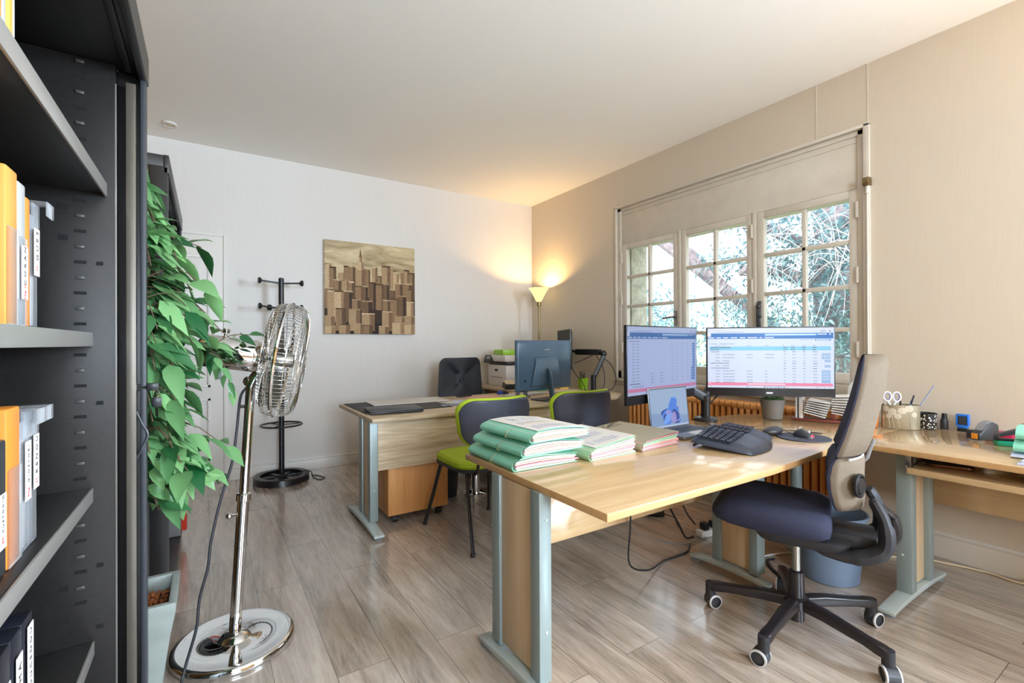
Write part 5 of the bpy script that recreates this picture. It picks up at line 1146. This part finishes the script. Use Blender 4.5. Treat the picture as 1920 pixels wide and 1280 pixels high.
b = B(); b.T = DM; b.loft([[(x, y, z) for x, z in [(.022, .05), (.05, .084), (.085, .094), (.118, .08), (.118, .074), (.085, .086), (.05, .076)]] for y in (-.016, .016)]); b.build('dispenser_cover', M['mgrey'], td)
b = B(); b.T = DM; b.box(-.003, -.013, .010, .002, .013, .036); b.build('orange_end', M['orangep'], td, bevel=.002)
b = B(); b.T = DM; b.box(.02, .020, .004, .06, .05, .045); b.cyl((.03, .034, .012), (.03, .034-.03, .012), .012, n=14); b.build('side_block', M['dgrey'], td, bevel=.004)
ms_ = B(); ms_.box(3.245, .60, TOP, 3.345, .70, TOP+.030); tag(ms_.build('staple_box', M['magenta'], bevel=.004), 'dark pink box lying behind the tape dispenser', 'box')
cl = B(); cl.lathe([(.030, -.009), (.046, -.009), (.046, .009), (.030, .009)], (3.30, .55, TOP+.0465), (.8, -.6, 0), 32, cap=False); cl.loft([[Vector((3.30, .55, TOP+.0465)) + Vector((0, 0, 1)).rotation_difference(Vector((.8, -.6, 0))) @ Vector((.030*cos(a), .030*sin(a), z)) for a in [2*pi*k/32 for k in range(32)]] for z in (-.009, .009)], False, False); tag(cl.build('tape_roll', M['tape']), 'roll of cream tape standing on edge by the wall', 'tape')
hp_ = thing('stapler', 'black stapler lying open-jawed on a flat green box', 'stapler', (3.09, .56, TOP+.022))
gb = B(); gb.cbox((3.09, .555, TOP+.011), (.15, .055, .022), rz=radians(-62)); tag(gb.build('green_box', M['teal'], bevel=.003), 'flat teal green box under the black stapler', 'box')
SMt = Matrix.Translation((3.055, .625, TOP+.0225)) @ Matrix.Rotation(radians(-62), 4, 'Z')
b = B(); b.T = SMt; b.box(0, -.016, 0, .135, .016, .010); b.build('stapler_base', M['black'], hp_, bevel=.003)
b = B(); b.T = SMt; b.loft([[(x, y, z) for x, z in [(.0, .012), (.004, .026), (.07, .055), (.125, .066), (.132, .052), (.07, .032)]] for y in (-.013, .013)]); b.build('stapler_arm', M['dgrey'], hp_, bevel=.003)
b = B(); b.T = SMt; b.cyl((.012, -.0165, .02), (.012, .0165, .02), .004, n=10); b.build('hinge_pin', M['satin'], hp_)
g = 'mint folders at the frame edge'
for k, (dz, mat_, lab_) in enumerate(((0, M['paperb'], 'flat blue grey folder under the two bulging mint folders'), (.024, M['mint'], 'bulging mint folder resting on the blue grey folder by the stapler'), (.076, M['mint'], 'rolled mint folder topping the pile beside the stapler'))):
    folder(lab_, FM(2.80+.010*k, .25-.005*k, TOP+dz, radians(4)), .20, .27, (.018, .046, .048)[k], mat_, ((0, 1), (0, 3, 1, 0), (1, 0, 3, 0))[k], band=k == 1, top_sheet=False, group=g)
b = B(); b.T = FM(2.645, .26, TOP, radians(6)); b.prism([(0, 0), (.13, 0), (.13, .195), (0, .215)], 0, .008); b.prism([(.01, .01), (.125, .0), (.128, .19), (.015, .205)], .008, .018); tag(b.build('paper_sheets', M['paperb'], smooth=False), 'loose blue white sheets at the front edge of the return desk', 'papers')
# in the keyboard tray
ph = thing('phone', 'copper brown phone lying on the keyboard tray', 'phone', (2.79, .73, .637))
b = B(); b.T = Matrix.Translation((2.79, .712, .637)) @ Matrix.Rotation(radians(-72), 4, 'Z'); b.prism(rrect(.16, .09, .03, 6), 0, .012); b.build('phone_body', M['phone'], ph, bevel=.004)
b = B(); b.T = Matrix.Translation((2.79, .712, .637)) @ Matrix.Rotation(radians(-72), 4, 'Z'); b.prism(rrect(.145, .078, .024, 6), .012, .0126); b.build('phone_screen', M['black'], ph)
m2 = B(); m2.T = Matrix.Translation((2.84, .572, .637)) @ Matrix.Rotation(radians(-30), 4, 'Z'); m2.loft([[(.060*sin(t)*cos(a), .034*sin(t)*sin(a), .034*cos(t)) for a in [2*pi*k/24 for k in range(24)]] for t in [pi/2*i/8+.02 for i in range(9)]]); tag(m2.build('computer_mouse', M['pwhite']), 'white mouse lying on the keyboard tray', 'mouse')
for k in range(5):
    b = B(); b.T = Matrix.Translation((2.80+.004*k, .42, .637+.0065*k)) @ Matrix.Rotation(radians(12+3*k), 4, 'Z'); b.prism([(x, y) for x, y in rrect(.20, .13, .004, 2)], 0, .006)
    tag(b.build('leaflet', [M['paperb'], M['sage'], M['paper'], M['red'], M['paper']][k], smooth=False), ('blue white leaflet at the bottom of the tray pile', 'green leaflet second from the bottom of the tray pile', 'white leaflet in the middle of the tray pile', 'red leaflet second from the top of the tray pile', 'white leaflet on top of the tray pile')[k], 'leaflet', 'leaflets in the keyboard tray')
# ================================================================== THINGS ON THE FAR DESK
dpad = B(); dpad.prism(rrect(.66, .62, .01, 3, 1.225, 3.545), TOP, TOP+.004); tag(dpad.build('desk_pad', M['blackm']), 'black desk pad covering the end of the far oak desk', 'desk pad')
cal = thing('desk_calendar', 'white printed planner sheet lying on the black desk pad', 'calendar', (1.36, 3.72, TOP+.0046))
CMx = Matrix.Translation((1.37, 3.71, TOP+.0046)) @ Matrix.Rotation(radians(-2), 4, 'Z')
b = B(); b.T = CMx; b.box(-.31, -.145, 0, .31, .145, .006); b.build('sheet_block', M['paper'], cal)
b = B(); b.T = CMx
for i in range(9): b.box(-.29+.0715*i, -.13, .006, -.2885+.0715*i, .125, .0063)
for j in range(7): b.box(-.29, -.13+.042*j, .006, .284, -.1288+.042*j, .0063)
b.build('printed_grid', M['mgrey'], cal, smooth=False)
cl_ = thing('closed_laptop', 'closed black laptop lying at the near corner of the far desk', 'laptop', (1.09, 3.30, TOP))
b = B(); b.T = Matrix.Translation((1.095, 3.235, TOP+.0045)) @ Matrix.Rotation(radians(-6), 4, 'Z'); b.box(-.18, -.115, .002, .18, .125, .014); b.build('base', M['black'], cl_, bevel=.003)
b = B(); b.T = Matrix.Translation((1.095, 3.235, TOP+.0045)) @ Matrix.Rotation(radians(-6), 4, 'Z'); b.box(-.182, -.112, .0145, .182, .127, .024); b.build('lid', M['dgrey'], cl_, bevel=.003)
b = B(); b.T = Matrix.Translation((1.095, 3.235, TOP+.0045)) @ Matrix.Rotation(radians(-6), 4, 'Z')
for i in range(8): b.box(-.08+i*.012, -.1152, .005, -.072+i*.012, -.1148, .011)
b.build('vent', M['rubber'], cl_, smooth=False)
for k, (x, y, r_, m_, lab) in enumerate(((1.66, 3.36, -14, 'paperb', 'blue white sheet lowest of the loose papers on the far desk'), (1.72, 3.40, 8, 'paper', 'white sheet lying across the loose papers on the far desk'), (1.76, 3.34, -28, 'paperb', 'creased sheet on top of the loose papers on the far desk'))):
    b = B(); b.T = Matrix.Translation((x, y, TOP+.0006+.0055*k)) @ Matrix.Rotation(radians(r_), 4, 'Z'); N_ = 8
    b.loft([[(x_, -.10, .0015*sin(x_*30+k)+.002), (x_, .10, .002*cos(x_*25)+.002), (x_, .10, .002*cos(x_*25)+.0035), (x_, -.10, .0015*sin(x_*30+k)+.0035)] for x_ in [-.145+.29*i/N_ for i in range(N_+1)]])
    tag(b.build('paper_sheet', M[m_]), lab, 'paper', 'loose papers on the far desk')
b = B(); b.T = Matrix.Translation((2.04, 3.62, TOP+.0006)) @ Matrix.Rotation(radians(-8), 4, 'Z'); b.box(-.16, -.13, 0, .14, .10, .004); tag(b.build('pink_sheet', M['salmon'], smooth=False), 'pale pink sheet lying in front of the blue mouse', 'paper')
b = B(); b.T = Matrix.Translation((1.93, 3.80, TOP)) @ Matrix.Rotation(radians(6), 4, 'Z'); b.prism(rrect(.15, .05, .015, 4), 0, .012); tag(b.build('spectacle_case', M['black'], bevel=.003), 'slim black case lying below the mesh chair back', 'case')
mo2 = thing('computer_mouse', 'shiny blue and black mouse on the far desk by the pink sheet', 'mouse', (2.33, 3.78, TOP))
b = B(); b.T = Matrix.Translation((2.33, 3.78, TOP)) @ Matrix.Rotation(radians(-20), 4, 'Z'); b.loft([[(.058*sin(t)*cos(a), .034*sin(t)*sin(a), .036*cos(t)) for a in [2*pi*k/24 for k in range(24)]] for t in [pi/2*i/8+.02 for i in range(9)]]); b.build('mouse_body', M['black'], mo2)
b = B(); b.T = Matrix.Translation((2.33, 3.78, TOP)) @ Matrix.Rotation(radians(-20), 4, 'Z'); b.loft([[(-.022+.037*sin(t)*cos(a), -.004+.033*sin(t)*sin(a), .036*cos(t)+.001) for a in [2*pi*k/24 for k in range(24)]] for t in [pi/2*i/8+.02 for i in range(9)]]); b.build('palm_cover', M['cobalt'], mo2)
kb2 = thing('keyboard', 'slim pale keyboard lying under the blank far monitor', 'keyboard', (2.36, 3.56, TOP))
b = B(); b.T = Matrix.Translation((2.42, 3.57, TOP+.001)) @ Matrix.Rotation(radians(10), 4, 'Z'); b.box(-.20, -.06, 0, .20, .06, .014); b.build('keyboard_shell', M['lgrey'], kb2, bevel=.003)
b = B(); b.T = Matrix.Translation((2.42, 3.57, TOP+.001)) @ Matrix.Rotation(radians(10), 4, 'Z')
for i in range(16):
    for j in range(5): b.box(-.19+i*.0238, -.052+j*.0212, .014, -.171+i*.0238, -.035+j*.0212, .018)
b.build('keys', M['pwhite'], kb2)
# big monitor seen from behind
fm_ = monitor('desk_monitor', 'large monitor seen from its slate blue back on the far desk', (2.735, 3.295), (2.07, 3.175), .805, 1.222, None, None, None, M['monback'])
t, fm, w, h = fm_
b = B(); b.T = fm; o_ = [(w*.30, h*.62), (w*.70, h*.62), (w*.78, h*.08), (w*.22, h*.08)]
b.loft([[(x, y, -.030) for x, y in o_], [(w/2+(x-w/2)*.96, h*.35+(y-h*.35)*.96, -.050) for x, y in o_]]); b.build('rear_cover', M['monback'], t, bevel=.004)
b = B(); b.T = fm; b.tube([(w*.5, h*.42, -.052), (w*.5, h*.30, -.075), (w*.5, -.02, -.095), (w*.5, -.064, -.112)], [.020, .026, .026, .022], 10, flat=.7); b.build('stand_neck', M['monback'], t)
b = B(); b.T = fm @ Matrix.Translation((w*.5, -.085, -.06)) @ Matrix.Rotation(-pi/2, 4, 'X'); b.prism(rrect(.27, .20, .03, 5), 0, .012); b.build('stand_foot', M['dgrey'], t, bevel=.003)
b = B(); b.T = fm
for x in (.47, .53): b.cyl((w*x, h*.47, -.0505), (w*x, h*.47, -.0475), .004, n=8)
b.cyl((w*.87, h*.2, -.0265), (w*.87, h*.2, -.031), .012, n=14); b.build('screw_cap', M['black'], t)
b = B(); b.T = fm; b.box(w*.48-.03, h*.80, -.0325, w*.48+.03, h*.825, -.0275); b.build('maker_mark', M['mgrey'], t)
# second monitor almost edge-on, on an arm
m2_ = monitor('desk_monitor', 'blank monitor seen nearly edge-on behind the blue backed monitor', (3.325, 4.21), (3.02, 3.63), .925, 1.338)
ar = thing('monitor_arm', 'black single monitor arm rising beside the green pen pot', 'monitor arm', (3.17, 3.42, TOP))
b = B(); b.lathe([(.05, 0), (.05, .012), (.03, .02), (.026, .02), (.026, .16), (.02, .165)], (3.17, 3.45, TOP), n=28); b.build('post', M['black'], ar)
b = B(); b.tube([(3.17, 3.45, TOP+.13), (3.20, 3.44, TOP+.19), (3.27, 3.42, TOP+.33), (3.29, 3.42, TOP+.37)], .024, 10, sub=4, flat=.7); b.build('lower_arm', M['dgrey'], ar)
b = B(); b.cbox((3.235, 3.60, 1.105), (.05, .30, .058), rz=radians(10), rx=radians(0)); b.ball((3.285, 3.43, 1.09), .034, 14, 10); b.build('upper_arm', M['black'], ar, bevel=.006)
cc = m2_[1] @ Vector((m2_[2]/2, m2_[3]/2, -.044)); b = B(); b.tube([(3.215, 3.74, 1.105), (3.222, 3.80, 1.11), cc], .016, 10, sub=3); b.build('vesa_joint', M['black'], ar)
b = B()
b.tube([(3.27, 3.43, 1.06), (3.36, 3.40, .98), (3.385, 3.36, .86), (3.36, 3.38, .745), (3.22, 3.42, .728), (3.05, 3.40, .726)], .0045, 6); b.tube([(3.24, 3.52, 1.08), (3.20, 3.62, 1.03), (3.14, 3.70, .99)], .004, 6); b.tube([(3.25, 3.5, 1.08), (3.25, 3.40, .96), (3.235, 3.36, .82), (3.2, 3.36, .73)], .004, 6); b.tube([(3.09, 3.70, 1.03), (3.06, 3.62, .92), (3.08, 3.50, .80), (3.04, 3.42, .728)], .004, 6)
b.build('arm_cable', M['blackm'], ar)
# printer with a green ream box
pr_ = thing('printer', 'white laser printer with a small dark control panel in the corner', 'printer', (2.88, 4.55, TOP))
b = B(); b.box(2.72, 4.34, TOP, 3.12, 4.74, TOP+.235); b.build('printer_body', M['pwhite'], pr_, bevel=.008)
b = B(); b.box(2.73, 4.335, TOP+.235, 3.11, 4.73, TOP+.275); b.build('paper_exit', M['black'], pr_, bevel=.004)
b = B(); b.box(2.70, 4.33, TOP+.275, 3.13, 4.74, TOP+.345); b.build('scanner_unit', M['pwhite'], pr_, bevel=.008)
b = B(); b.T = Matrix.Translation((2.685, 4.66, TOP+.30)) @ Matrix.Rotation(radians(-62), 4, 'Z') @ Matrix.Rotation(radians(-28), 4, 'X'); b.box(-.05, -.018, -.045, .07, .012, .045); pn = b.build('control_panel', M['dgrey'], pr_, bevel=.004)
b = B(); b.T = Matrix.Translation((2.685, 4.66, TOP+.30)) @ Matrix.Rotation(radians(-62), 4, 'Z') @ Matrix.Rotation(radians(-28), 4, 'X'); b.box(-.02, -.0195, -.01, .03, -.0175, .03); b.build('display', M['mgrey'], pn)
b = B(); b.box(2.7165, 4.42, TOP+.095, 2.724, 4.66, TOP+.10).box(2.7165, 4.52, TOP+.165, 2.724, 4.58, TOP+.19); b.build('tray_grip', M['dgrey'], pr_)
gr = B(); gr.cbox((2.90, 4.52, TOP+.376), (.33, .24, .058), rz=radians(-5)); gr = gr.build('paper_ream', M['limep'], bevel=.003); tag(gr, 'bright green paper ream lying on top of the printer', 'paper ream')
tr = thing('letter_tray', 'dark grey letter tray holding cream paper in front of the printer', 'letter tray', (2.66, 4.18, TOP))
TRM = Matrix.Translation((2.66, 4.20, TOP)) @ Matrix.Rotation(radians(-24), 4, 'Z')
b = B(); b.T = TRM; b.box(-.05, -.12, 0, .20, .12, .004).box(-.05, -.12, 0, -.046, .12, .055).box(.196, -.12, 0, .20, .12, .055).box(-.05, -.12, 0, .20, -.116, .055).box(-.05, .116, 0, .20, .12, .055); b.build('tray_body', M['dgrey'], tr)
b = B(); b.T = TRM; b.cbox((.07, .0, .068), (.22, .20, .006), ry=radians(-4), rx=radians(8)); b.build('paper_stack', M['paper2'], tr)
tf = B(); tf.T = Matrix.Translation((2.70, 3.92, TOP)) @ Matrix.Rotation(radians(-10), 4, 'Z'); tf.box(-.10, -.08, 0, .22, .06, .022); tag(tf.build('teal_folder', M['mintd'], bevel=.004), 'teal folder lying beside the dark grey letter tray', 'folder')
hl = B(); hl.T = Matrix.Translation((2.70, 3.91, TOP+.0225)) @ Matrix.Rotation(radians(-20), 4, 'Z'); hl.box(-.07, -.022, 0, .08, .022, .016); hl = tag(hl.build('highlighter_pack', M['yellow'], bevel=.004), 'yellow highlighter pack on the teal folder', 'highlighters')
pc = thing('pen_pot', 'lime green pen pot full of dark pens under the monitor arm', 'pen holder', (3.255, 3.70, TOP))
b = B(); b.loft([[(3.255+x*k, 3.70+y*k, TOP+z) for x, y in rrect(.09, .09, .018, 4)] for k, z in ((.82, 0), (.84, .004), (1, .115), (.95, .115), (.80, .006))]); b.build('pot_body', M['limep'], pc)
rnd = random.Random(4)
for k in range(8):
    p0 = Vector((3.255+rnd.uniform(-.022, .022), 3.70+rnd.uniform(-.022, .022), TOP+.008)); p1 = p0 + Vector((rnd.uniform(-.03, .03), rnd.uniform(-.03, .03), rnd.uniform(.14, .18)))
    pen('dark pen among those standing in the lime green pen pot', p0, p1, .0045, M['dgrey'] if k % 3 else M['blackm'], M['black'] if k % 2 else M['darkbox'], group='pens in the lime pot')
tgr = thing('hole_punch', 'grey metal hole punch under the blank far monitor', 'hole punch', (2.30, 3.44, TOP))
b = B(); b.T = Matrix.Translation((2.30, 3.42, TOP)) @ Matrix.Rotation(radians(8), 4, 'Z'); b.box(-.07, -.035, 0, .07, .035, .014).box(-.055, -.02, .014, -.035, .02, .055).box(.035, -.02, .014, .055, .02, .055); b.build('punch_base', M['lapgrey'], tgr, bevel=.003)
b = B(); b.T = Matrix.Translation((2.30, 3.42, TOP)) @ Matrix.Rotation(radians(8), 4, 'Z'); b.cbox((0, 0, .062), (.13, .04, .018), rx=radians(12)); b.build('punch_lever', M['dgrey'], tgr, bevel=.004)
for k, (x, y, m_, lab) in enumerate(((2.86, 3.62, 'paper', 'white sheet lowest of the papers beyond the blank monitor'), (2.92, 3.58, 'pink', 'pink sheet among the papers beyond the blank monitor'), (2.92, 3.59, 'paper2', 'cream sheet on top of the papers beyond the blank monitor'))):
    b = B(); b.T = Matrix.Translation((x, y, TOP+.0004+.005*k)) @ Matrix.Rotation(radians(20-25*k), 4, 'Z'); b.box(-.15, -.105, 0, .15, .105, .0042); tag(b.build('paper_sheet', M[m_], smooth=False), lab, 'paper', 'papers beyond the blank monitor')
yn = B(); yn.T = Matrix.Translation((3.06, 3.80, TOP)); yn.box(-.05, -.04, 0, .05, .04, .028); tag(yn.build('sticky_notes', M['yellow'], bevel=.001), 'yellow block of sticky notes beside the lime pen pot', 'notes')
nb = B(); nb.T = Matrix.Translation((3.06, 3.80, TOP+.0285)) @ Matrix.Rotation(.2, 4, 'Z'); nb.box(-.055, -.03, 0, .055, .03, .026); tag(nb.build('black_box', M['black'], bevel=.003), 'small black box resting on the yellow sticky notes', 'box')

# ================================================================== CABLES ON THE FLOOR
def cable(label, pts, r, mat, sub=7): b = B(); b.tube(pts, r, 6, sub=sub); return tag(b.build('cable', mat), label, 'cable')
cable('black cable looping down from the maple desk to its second foot', [(1.72, 1.50, .69), (1.66, 1.54, .50), (1.66, 1.56, .32), (1.72, 1.62, .12), (1.90, 1.66, .03), (2.10, 1.72, .006), (2.28, 1.72, .006), (2.40, 1.78, .006)], .0045, M['blackm'])
cable('black cable sagging in a shallow loop under the maple desk edge', [(1.52, 1.50, .69), (1.54, 1.40, .52), (1.62, 1.40, .48), (1.74, 1.46, .56), (1.80, 1.52, .69)], .0055, M['blackm'])
cable('thin grey cable running over the floor to the power strip', [(2.02, 2.30, .69), (2.10, 2.22, .35), (2.20, 2.05, .06), (2.28, 1.92, .006), (2.36, 1.80, .006), (2.55, 1.78, .008)], .003, M['mgrey'])
cable('thick black cable dropping straight to the desk foot', [(2.40, 1.99, .69), (2.42, 1.98, .40), (2.40, 1.95, .22), (2.42, 1.88, .09), (2.45, 1.85, .007), (2.50, 1.83, .007)], .006, M['blackm'])
cable('black cable bent in a sharp peak behind the desk foot', [(2.45, 2.02, .08), (2.50, 2.05, .26), (2.54, 2.06, .40), (2.58, 2.04, .28), (2.62, 1.98, .10), (2.64, 1.92, .02)], .005, M['blackm'])
ad = thing('power_adapter', 'small black power brick on the floor under the maple desk', 'power adapter', (2.60, 2.22, 0))
b = B(); b.cbox((2.60, 2.22, .016), (.13, .06, .03), rz=radians(-40)); b.build('brick', M['black'], ad, bevel=.005)
b = B(); b.tube([(2.64, 2.18, .016), (2.66, 2.10, .008), (2.60, 2.03, .007), (2.56, 1.98, .007)], .004, 6); b.tube([(2.55, 2.26, .016), (2.50, 2.32, .007), (2.42, 2.40, .007)], .004, 6); b.build('brick_cable', M['blackm'], ad)
ps = thing('power_strip', 'white power strip with plugs on the floor by the desk foot', 'power strip', (2.62, 1.80, 0))
b = B(); b.cbox((2.66, 1.80, .020), (.26, .055, .04), rz=radians(-8)); b.build('strip_body', M['pwhite'], ps, bevel=.006)
for k in range(3): b = B(); b.cbox((2.58+.075*k, 1.812-.01*k, .062), (.04, .045, .045), rz=radians(-8)); b.build('plug', M['black'], ps, bevel=.006)
cable('white cable coiled on the floor between the chair and the blue bin', [(2.40, 1.50, .006), (2.55, 1.46, .006), (2.68, 1.43, .006), (2.78, 1.38, .006), (2.80, 1.33, .006)], .0055, M['pwhite'])
cable('black cable crossing the floor behind the chair column', [(2.36, 1.20, .008), (2.44, 1.28, .008), (2.50, 1.36, .008), (2.56, 1.41, .008), (2.61, 1.40, .008)], .007, M['blackm'])
cable('cream cable running along the baseboard of the window wall', [(2.84, 1.33, .006), (3.0, 1.22, .006), (3.18, 1.06, .006), (3.28, .98, .006), (3.34, .84, .006), (3.375, .72, .006), (3.36, .62, .006), (3.365, .56, .02), (3.375, .53, .08), (3.38, .52, .14), (3.385, .52, .20)], .005, M['cream'])
# ================================================================== OUTDOORS
struct(B().box(XB+TH+.02, -30, -.9, 60, 45, -.8).build('ground', M['lawn'], smooth=False))
rnd = random.Random(17)
def fluff(b, c, r, n, size, flat=.8, spread=1.0):
    for k in range(n):
        v = Vector((rnd.gauss(0, 1), rnd.gauss(0, 1), rnd.gauss(0, 1)*flat)).normalized()*r*rnd.random()**.4
        d = Vector((rnd.uniform(-1, 1), rnd.uniform(-1, 1), rnd.uniform(-1, .6))); leafshape(b, Vector(c)+v, d, Vector((rnd.uniform(-1, 1), rnd.uniform(-1, 1), 1)), size*rnd.uniform(.7, 1.4), size*rnd.uniform(.3, .42), .2)
pine = thing('pine_tree', 'old grey pine with bare hanging twigs outside the window', 'tree', (8.0, 3.35, -.8))
b = B(); b.tube([(8.05, 3.30, -.85), (8.0, 3.36, .6), (8.02, 3.40, 2.2), (8.1, 3.45, 4.2), (8.1, 3.5, 6.5)], [.30, .25, .23, .21, .18], 14); b.build('trunk', M['bark'], pine)
b = B()
br_ = [[(8.0, 3.42, .45), (7.6, 4.0, 1.35), (7.2, 4.55, 2.0), (7.0, 5.3, 2.85), (6.9, 6.2, 3.35), (6.9, 7.3, 3.5)], [(7.2, 4.5, 1.95), (6.9, 5.6, 2.95), (6.8, 6.6, 3.6)], [(8.02, 3.45, 2.5), (7.6, 4.2, 3.05), (7.2, 5.0, 3.3), (7.0, 6.2, 3.4)], [(8.0, 3.36, 1.0), (7.4, 2.9, 1.75), (6.9, 2.4, 2.3), (6.6, 1.9, 2.7)], [(8.05, 3.4, 3.0), (7.5, 3.0, 2.9), (7.0, 2.6, 2.75), (6.6, 2.2, 2.8)], [(8.0, 3.4, 1.9), (7.5, 3.9, 2.3), (7.2, 4.4, 2.35)]]
for p in br_: b.tube(p, [.10, .09, .08, .07, .05, .03][:len(p)], 10)
b.build('branch', M['bark'], pine)
b = B()
for k in range(130):
    s_ = Vector((rnd.uniform(6.3, 7.4), rnd.uniform(1.9, 3.9), rnd.uniform(2.1, 3.4))); pts_ = [s_]; d = Vector((rnd.uniform(-.3, .3), rnd.uniform(-.45, .45), rnd.uniform(-.1, .2)))
    for j in range(4): s_ = s_ + d*rnd.uniform(.8, 1.3); pts_.append(s_); d = d*.8 + Vector((rnd.uniform(-.1, .1), rnd.uniform(-.15, .15), rnd.uniform(-.24, -.08)))
    b.tube(pts_, [.006, .005, .004, .003, .0025], 4, sub=3)
b.build('hanging_twigs', M['twig'], pine)
b = B()
for c, r, n in (((7.3, 4.3, 1.75), .55, 200), ((7.4, 4.1, 2.55), .45, 150), ((7.1, 4.75, 2.5), .35, 90), ((7.6, 3.0, 1.2), .6, 200), ((7.3, 2.5, 1.9), .5, 140), ((7.2, 2.7, 2.8), .6, 200), ((7.6, 4.6, 1.2), .4, 110), ((6.9, 2.0, 1.3), .6, 200), ((7.4, 3.7, 3.1), .5, 140), ((7.8, 4.6, 3.3), .4, 90), ((7.3, 3.3, 1.6), .6, 220), ((7.4, 3.5, 2.3), .5, 160), ((7.3, 3.0, 2.5), .4, 120), ((7.2, 3.7, 1.2), .4, 110)): fluff(b, c, r, int(n*2.6), .105)
b.build('needle_foliage', M['needle'], pine, angle=180)
def bush(name, label, c, r, n, mat, size, cat='shrub', group=None):
    t = thing(name, label, cat, (c[0], c[1], -.8), 0, group); b = B(); b.tube([(c[0], c[1], -.85), (c[0]+.05, c[1], (c[2]-.8)/2), (c[0], c[1], c[2])], .05, 8); b.build('stem', M['bark'], t)
    b = B()
    for k in range(n//60): 
        cc = (c[0]+rnd.uniform(-1, 1)*r*.6, c[1]+rnd.uniform(-1, 1)*r*.8, c[2]+rnd.uniform(-1, .8)*r*.7); fluff(b, cc, r*.5, 60, size)
    b.build('foliage', mat, t, angle=180)
bush('shrub', 'tall blue green shrub filling the panes beside the stone jamb', (9.0, 7.75, 1.1), 1.75, 3600, M['bushb'], .13)
for i in range(7):
    bush('hedge_bush', 'pale green hedge bush in the row beyond the lawn outside the window', (12.2 if i % 2 else 15.4, -.2+2.1*i, .75), 1.35, 1300, M['hedge'], .16, 'bush', 'hedge bushes beyond the lawn')
